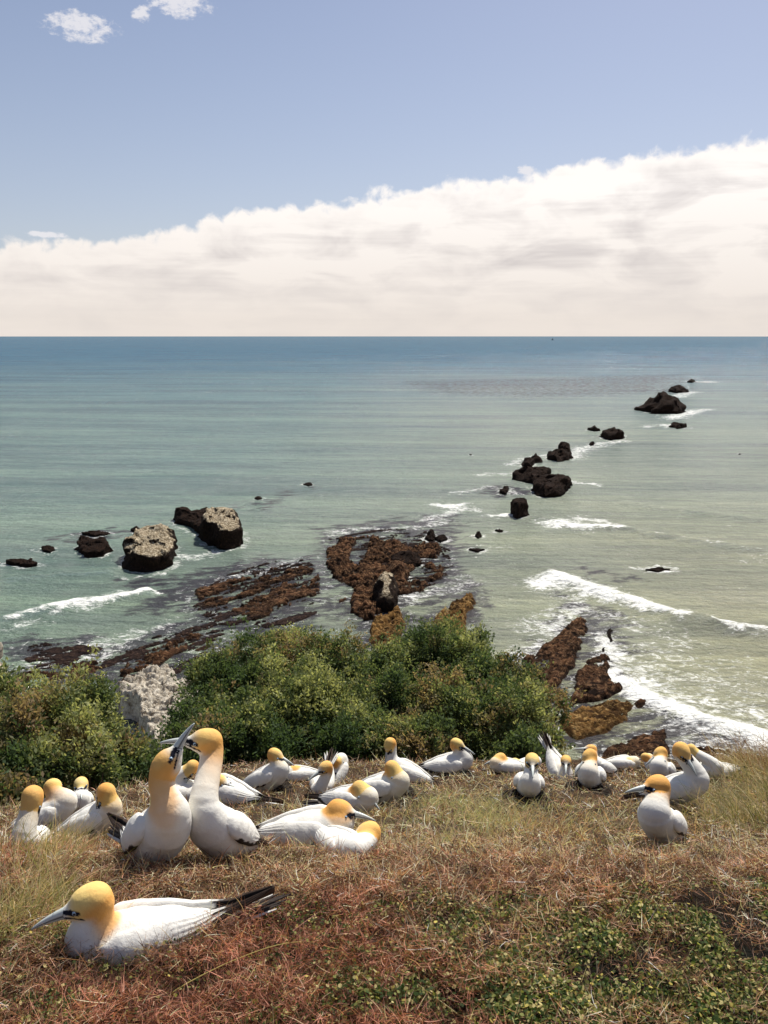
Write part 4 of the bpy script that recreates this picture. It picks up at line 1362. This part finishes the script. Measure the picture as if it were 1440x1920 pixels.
# ================================================================ nests
def nest(px, py, r, label):
    p, t = on_ground(px, py)
    root = link(bpy.data.objects.new('nest', None)); root.location = (p.x, p.y, float(terrace(p.x, p.y)))
    tag(root, label, 'nest', 'dark twig nests')
    th = np.linspace(0, 2 * math.pi, 40, endpoint=False)
    prof = [(1.0, -.02), (.92, .012), (.78, .03), (.6, .028), (.4, .015), (.1, .012)]
    V = []
    for a, z in prof:
        n_ = 1 + .12 * np.sin(th * 5 + a * 3) + .06 * np.sin(th * 11)
        V.append(np.stack([np.cos(th) * a * r * n_, np.sin(th) * a * r * n_, z + .006 * np.sin(th * 9 + a * 20)], -1))
    V = np.vstack(V)
    i = np.arange(40); j = (i + 1) % 40
    F = np.concatenate([np.stack([k * 40 + i, k * 40 + j, (k + 1) * 40 + j, (k + 1) * 40 + i], -1) for k in range(len(prof) - 1)])
    mesh_np('mound', V, F, M['ground'], root, True, np.ones((len(V), 3)) * np.array([.045, .035, .028]))
    parts = []
    for k in range(70):
        a = rng.uniform(0, 6.28); q = r * rng.uniform(.45, 1.05)
        c = np.array([math.cos(a) * q, math.sin(a) * q, .03 + rng.uniform(0, .02)])
        d = unit(rng.normal(0, 1, 3) * [1, 1, .3]) * rng.uniform(.03, .07)
        parts.append(tube_np([c - d, c + rng.normal(0, .006, 3), c + d], [.0015, .0022, .001], 4))
    V, F = join(parts)
    mesh_np('twigs', V, F, M['grass'], root, True, np.ones((len(V), 3)) * np.array([.13, .11, .09]))


nest(990, 1508, .16, 'dark twig nest under the standing gannet')
nest(500, 1490, .19, 'dark nest under the gannet right of the upright pair')
nest(842, 1455, .20, 'dark nest under the profile gannet at the bush edge')
nest(1104, 1488, .15, 'dark nest under the orange headed gannet facing down left')
nest(742, 1500, .16, 'dark scrape at the breast of the gannet below the neck stretching one')


# ================================================================ ground vegetation
BIRD_BASES = []


def ribbons(name, p, d, L, W, bend, col, label, cat, segs=3, jit=.3, mat=None):
    """curved tapering ribbons: p root (n,3), d direction, bend vector at the tip"""
    n = len(p)
    s = unit(np.cross(d, rng.normal(0, 1, (n, 3))))
    V = np.zeros((n, segs * 2 + 1, 3))
    for k in range(segs):
        q = k / segs
        c = p + d * (L * q)[:, None] + bend * (L * q * q)[:, None]
        w = (W * (1 - .5 * q))[:, None]
        V[:, 2 * k] = c + s * w * .5; V[:, 2 * k + 1] = c - s * w * .5
    V[:, -1] = p + d * L[:, None] + bend * L[:, None]
    nv = segs * 2 + 1
    base = (np.arange(n) * nv)[:, None]
    quads = np.concatenate([base + np.array([2 * k, 2 * k + 1, 2 * k + 3, 2 * k + 2]) for k in range(segs - 1)])
    tri = base + np.array([2 * segs - 2, 2 * segs - 1, 2 * segs])
    C = np.repeat(col, nv, 0)
    o = mesh_np(name, V.reshape(-1, 3), [quads, tri], mat or M['grass'], None, False, C)
    tag(o, label, cat, kind='stuff')
    return o


def scatter(n, y0=1.2, y1=7.3, p=1.3):
    """points on the terrace, denser near by"""
    q = rng.random(n)
    a, c = y0 ** (1 - p + 1e-6), y1 ** (1 - p + 1e-6)
    y = (a + q * (c - a)) ** (1 / (1 - p + 1e-6))
    x = rng.uniform(-1, 1, n) * (.62 * y + .35)
    return x, y


def vary(c, n, v=.3):
    return np.asarray(c) * rng.uniform(1 - v, 1 + v, (n, 1))


RUST = np.array([.30, .150, .095]); PINK = np.array([.50, .28, .19]); STRAW = np.array([.60, .47, .29]); PALE = np.array([.74, .66, .48])
OLIVE = np.array([.22, .22, .085]); GGREEN = np.array([.36, .37, .20]); DBRN = np.array([.10, .06, .04])

# rust brown twiggy mat and short tangle
N = 470000
x, y = scatter(N, 1.2, 7.3, 1.5)
ok = y < edge_y(x) + .15
ru, gn, lf = zone_weights(x, y)
ok &= rng.random(N) < np.clip(.46 + .46 * ru - .65 * lf, 0.20, 1)
x, y, ru, gn, lf = x[ok], y[ok], ru[ok], gn[ok], lf[ok]
n = len(x)
patch = fbm(x * 2.6, y * 2.6, 0, 3, 81)
hot = sstep(.0, .6, fbm(x * 1.3, y * 1.3, 0, 2, 85))
z = ground(x, y) + ru * rng.uniform(-.005, .035, n) + .02 * ru * np.maximum(patch, 0)
u1 = rng.random(n)[:, None]
colm = np.where(u1 < .50, vary(RUST, n), np.where(u1 < .78, vary(PINK, n), np.where(u1 < .84, vary(STRAW, n), vary(DBRN, n))))
cols_s = np.where(u1 < .35, vary(STRAW, n), np.where(u1 < .52, vary(PALE, n), np.where(u1 < .82, vary(PINK * .9, n), vary(DBRN, n))))
w = (rng.random(n) < ru * (.75 + .25 * hot))[:, None]
col = np.where(w, colm * (1 + .25 * hot[:, None] * np.array([.35, -.45, -.45])), cols_s)
wg = (rng.random(n) < np.clip(gn * .8, 0, 1) * (1 - ru))[:, None]
col = np.where(wg, np.where(rng.random((n, 1)) < .5, vary(GGREEN, n), vary(OLIVE, n)), col)
cl = fbm(x * 11, y * 11, 0, 3, 88)
col = col * np.clip(1 + .8 * cl, .2, 1.8)[:, None] * np.exp(rng.normal(0, .35, (n, 1)))
lowl = rng.random(n) < .40                      # lower stems darkened: shade deep in the mat put into their colour
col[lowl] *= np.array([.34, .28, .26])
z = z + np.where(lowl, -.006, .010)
col = np.clip(col, 0, .85)
z = z + .032 * cl * (1 - .2 * ru)
d = unit(rng.normal(0, 1, (n, 3)) * [1, 1, .55] + [0, 0, .55])
L = rng.uniform(.016, .058, n) * np.clip(.55 + y / 5.5, .8, 1.25)
W = rng.uniform(.0013, .0036, n) * np.clip(y / 2.8, .58, 2.2)
bend = rng.normal(0, .45, (n, 3)); bend[:, 2] -= .1
ribbons('ground_cover', np.stack([x, y, z], -1), d, L, W, bend, col, 'low tangled mat of rust brown and straw coloured twigs covering the cliff top', 'ground cover', 3)

# taller grass: straw on the left, tuft on the right, green patch in the middle
def tuft(cx, cy, r, n, Lr, c1, c2, lean, wid=.0022, mix=.5):
    x = cx + rng.normal(0, r, n); y = cy + rng.normal(0, r * .7, n)
    ok = y < edge_y(x) + .1
    x, y = x[ok], y[ok]; n = len(x)
    z = ground(x, y)
    d = unit(rng.normal(0, .38, (n, 3)) + np.array([lean[0], lean[1], 1.0]))
    L = rng.uniform(*Lr, n)
    bend = rng.normal(0, .25, (n, 3)) + np.array([lean[0] * .6, lean[1] * .4, -.28])
    col = np.where(rng.random((n, 1)) < mix, vary(c1, n), vary(c2, n))
    return np.stack([x, y, z], -1), d, L, np.full(n, wid) * rng.uniform(.6, 1.3, n), bend, col


T = []
for k in range(34):
    px, py = rng.uniform(-20, 150), rng.uniform(1590, 1770)
    p, _ = on_ground(px, py)
    T.append(tuft(p.x, p.y, .05, 60, (.08, .22), STRAW * 1.1, OLIVE * 1.3, (.25, .0), .0021))
for k in range(26):
    px, py = rng.uniform(1330, 1480), rng.uniform(1440, 1570)
    p, _ = on_ground(px, py)
    T.append(tuft(p.x, p.y, .09, 80, (.10, .27), STRAW * .8, OLIVE * .9, (-.25, .1), .0034))
for k in range(8):
    px, py = rng.uniform(1370, 1480), rng.uniform(1425, 1470)
    p, _ = on_ground(px, py)
    T.append(tuft(p.x, p.y, .10, 90, (.20, .42), STRAW * .8, np.array([.28, .15, .08]), (-.2, .1), .004))
for k in range(46):
    px, py = rng.normal(915, 90), rng.uniform(1480, 1590)
    p, _ = on_ground(px, py)
    T.append(tuft(p.x, p.y, .07, 50, (.05, .13), GGREEN * 1.1, STRAW, (rng.normal(0, .2), .0), .0028, .6))
for k in range(50):
    px, py = rng.uniform(640, 1420), rng.uniform(1500, 1600)
    p, _ = on_ground(px, py)
    T.append(tuft(p.x, p.y, .08, 40, (.04, .11), STRAW, PINK, (rng.normal(0, .2), .0), .0028, .6))
for k in range(40):
    px, py = rng.uniform(0, 1440), rng.uniform(1435, 1500)
    p, _ = on_ground(px, py)
    T.append(tuft(p.x, p.y, .10, 25, (.03, .09), PALE * .9, STRAW * .8, (rng.normal(0, .2), .0), .003, .5))
for k in range(16):
    px, py = rng.uniform(380, 700), rng.uniform(1545, 1620)
    p, _ = on_ground(px, py)
    T.append(tuft(p.x, p.y, .05, 22, (.04, .10), PALE, GGREEN, (.1, .0), .0022, .7))
A = [np.concatenate([q[k] for q in T]) for k in range(6)]
ribbons('grass', A[0], A[1], A[2], A[3], A[4], A[5], 'straw and green grass tufts growing among the gannets', 'grass', 4)

# leafy mat in the lower right: round little leaves over dark hollows, plus a sprinkle in the rust mat
N = 170000
x, y = scatter(N, 1.2, 3.2, 1.2)
ru, gn, lf = zone_weights(x, y)
clump = fbm(x * 7, y * 7, 0, 3, 91)
ok = rng.random(N) < np.clip(lf * 1.0 * sstep(-.45, .25, clump) + .17, 0, 1)
x, y, lf, clump = x[ok], y[ok], lf[ok], clump[ok]
n = len(x)
z = ground(x, y) + lf * (clump * .03 + rng.uniform(-.01, .035, n)) + (1 - lf) * rng.uniform(.01, .05, n)
nrm = unit(rng.normal(0, .7, (n, 3)) + [0, 0, 1.0])
a1 = unit(np.cross(nrm, rng.normal(0, 1, (n, 3)))); a2 = np.cross(nrm, a1)
s_ = rng.uniform(.0022, .0058, (n, 1)) * (.55 + .45 * sstep(0, .3, lf))[:, None]
c = np.stack([x, y, z], -1)
V = np.stack([c + a1 * s_ * 1.25, c + a1 * s_ * .5 + a2 * s_ * .8, c - a1 * s_ * .6 + a2 * s_ * .7, c - a1 * s_ * 1.1, c - a1 * s_ * .6 - a2 * s_ * .7, c + a1 * s_ * .5 - a2 * s_ * .8], 1)
F = np.arange(n * 6).reshape(n, 6)
r_ = rng.random((n, 1))
col = np.where(r_ < .55, vary((.06, .095, .03), n), np.where(r_ < .82, vary((.24, .26, .08), n), vary((.60, .52, .24), n)))
spk = ((lf < .15) & (rng.random(n) < .7))[:, None]
col = np.where(spk, vary((.66, .56, .36), n), col)
tag(mesh_np('creeping_plant', V.reshape(-1, 3), F, M['leaf'], None, False, np.repeat(col, 6, 0)), 'creeping mat of tiny round green leaves at the front right', 'ground cover', kind='stuff')


def stalk(pts, t_off, label, col, r=.0022, group='long single grass stalks'):
    """a long arching stem through points given as (px, py, height above the ground)"""
    P = []
    for (px, py, h) in pts:
        p, t = on_ground(px, py)
        q = CAMV + ray(px, py) * (t - h / .75)
        P.append(np.array(q))
    P = np.array(P)
    n = len(P); ts = np.linspace(0, n - 1, 24)
    cur = []
    for t in ts:
        i = min(int(t), n - 2); f_ = t - i
        p0, p1, p2, p3 = P[max(i - 1, 0)], P[i], P[i + 1], P[min(i + 2, n - 1)]
        cur.append(.5 * (2 * p1 + (p2 - p0) * f_ + (2 * p0 - 5 * p1 + 4 * p2 - p3) * f_ ** 2 + (3 * p1 - p0 - 3 * p2 + p3) * f_ ** 3))
    V, F = tube_np(cur, np.linspace(r, r * .35, 24), 6)
    o = mesh_np('grass_stalk', V, F, M['grass'], None, True, np.ones((len(V), 3)) * np.asarray(col))
    tag(o, label, 'grass stalk', group)


stalk([(302, 1882, .0), (340, 1850, .04), (440, 1800, .07), (540, 1768, .08), (640, 1768, .0)], 0, 'yellow stalk arching from the bottom left over the mat to the middle', (.50, .42, .14), .0018)
stalk([(172, 1918, .0), (200, 1885, .03), (222, 1855, .05)], 0, 'short pale stalk at the bottom left corner', (.55, .48, .25), .0015)
stalk([(640, 1880, .0), (662, 1840, .04), (690, 1800, .06)], 0, 'yellow green stalk rising at the bottom centre', (.48, .45, .16), .0016)
stalk([(1290, 1918, .0), (1240, 1880, .04), (1240, 1840, .05), (1310, 1800, .02)], 0, 'curly brownish stalk over the dark leaves at the bottom right', (.40, .32, .16), .0014)
stalk([(720, 1790, .0), (800, 1785, .04), (870, 1778, .06), (925, 1795, .0)], 0, 'olive stalk bowed low across the front centre', (.38, .38, .14), .0016)
stalk([(880, 1918, .0), (810, 1865, .04), (730, 1805, .0)], 0, 'straight straw stalk slanting at the bottom centre right', (.55, .48, .26), .0014)
stalk([(735, 1670, .0), (705, 1640, .05), (672, 1600, .09)], 0, 'pale stalk leaning left right below the half sunk gannet', (.66, .58, .36), .0018)
stalk([(1118, 1740, .0), (1100, 1700, .04), (1085, 1655, .06)], 0, 'pale pinkish stalk standing in the rust mat right of centre', (.55, .38, .26), .0014)
stalk([(845, 1560, .0), (880, 1490, .12), (930, 1430, .22)], 0, 'thin pale stalk leaning right above the green patch', (.62, .55, .38), .0018)
stalk([(108, 1590, .0), (96, 1545, .10), (80, 1490, .20), (65, 1440, .27)], 0, 'dark bent stalk crossing the left four gannets', (.12, .09, .05), .0022)
stalk([(45, 1600, .0), (70, 1560, .06), (92, 1520, .12)], 0, 'dark straight stalk in front of the leftmost gannet', (.14, .10, .06), .0018)
stalk([(120, 1760, .0), (152, 1735, .05), (155, 1700, .09), (130, 1683, .10)], 0, 'dark curl of stalk in front of the breast of the lying front gannet', (.10, .08, .06), .0013)
stalk([(283, 1770, .0), (280, 1740, .05), (284, 1712, .09)], 0, 'dark twig in front of the back of the lying front gannet', (.08, .06, .05), .0013)
stalk([(292, 1772, .0), (292, 1740, .05), (297, 1708, .10)], 0, 'second dark twig close beside the first on the lying gannet', (.08, .06, .05), .0013)
stalk([(310, 1765, .0), (318, 1740, .05), (325, 1722, .08)], 0, 'thin slanting twig before the wing of the lying front gannet', (.16, .11, .08), .0011)
stalk([(604, 1610, .0), (610, 1570, .08), (615, 1520, .18)], 0, 'dark upright stalk left of the half sunk gannet', (.10, .08, .06), .0016)
stalk([(665, 1600, .0), (660, 1560, .08), (655, 1535, .14)], 0, 'dark stalk before the orange headed gannet', (.10, .08, .06), .0016)
stalk([(1400, 1560, .0), (1360, 1500, .12), (1300, 1420, .26)], 0, 'long brown stalk leaning left across the right tuft', (.24, .17, .09), .0024)
stalk([(1430, 1540, .0), (1405, 1470, .15), (1400, 1400, .3)], 0, 'brown stalk standing up in the tuft at the right edge', (.30, .20, .10), .0024)
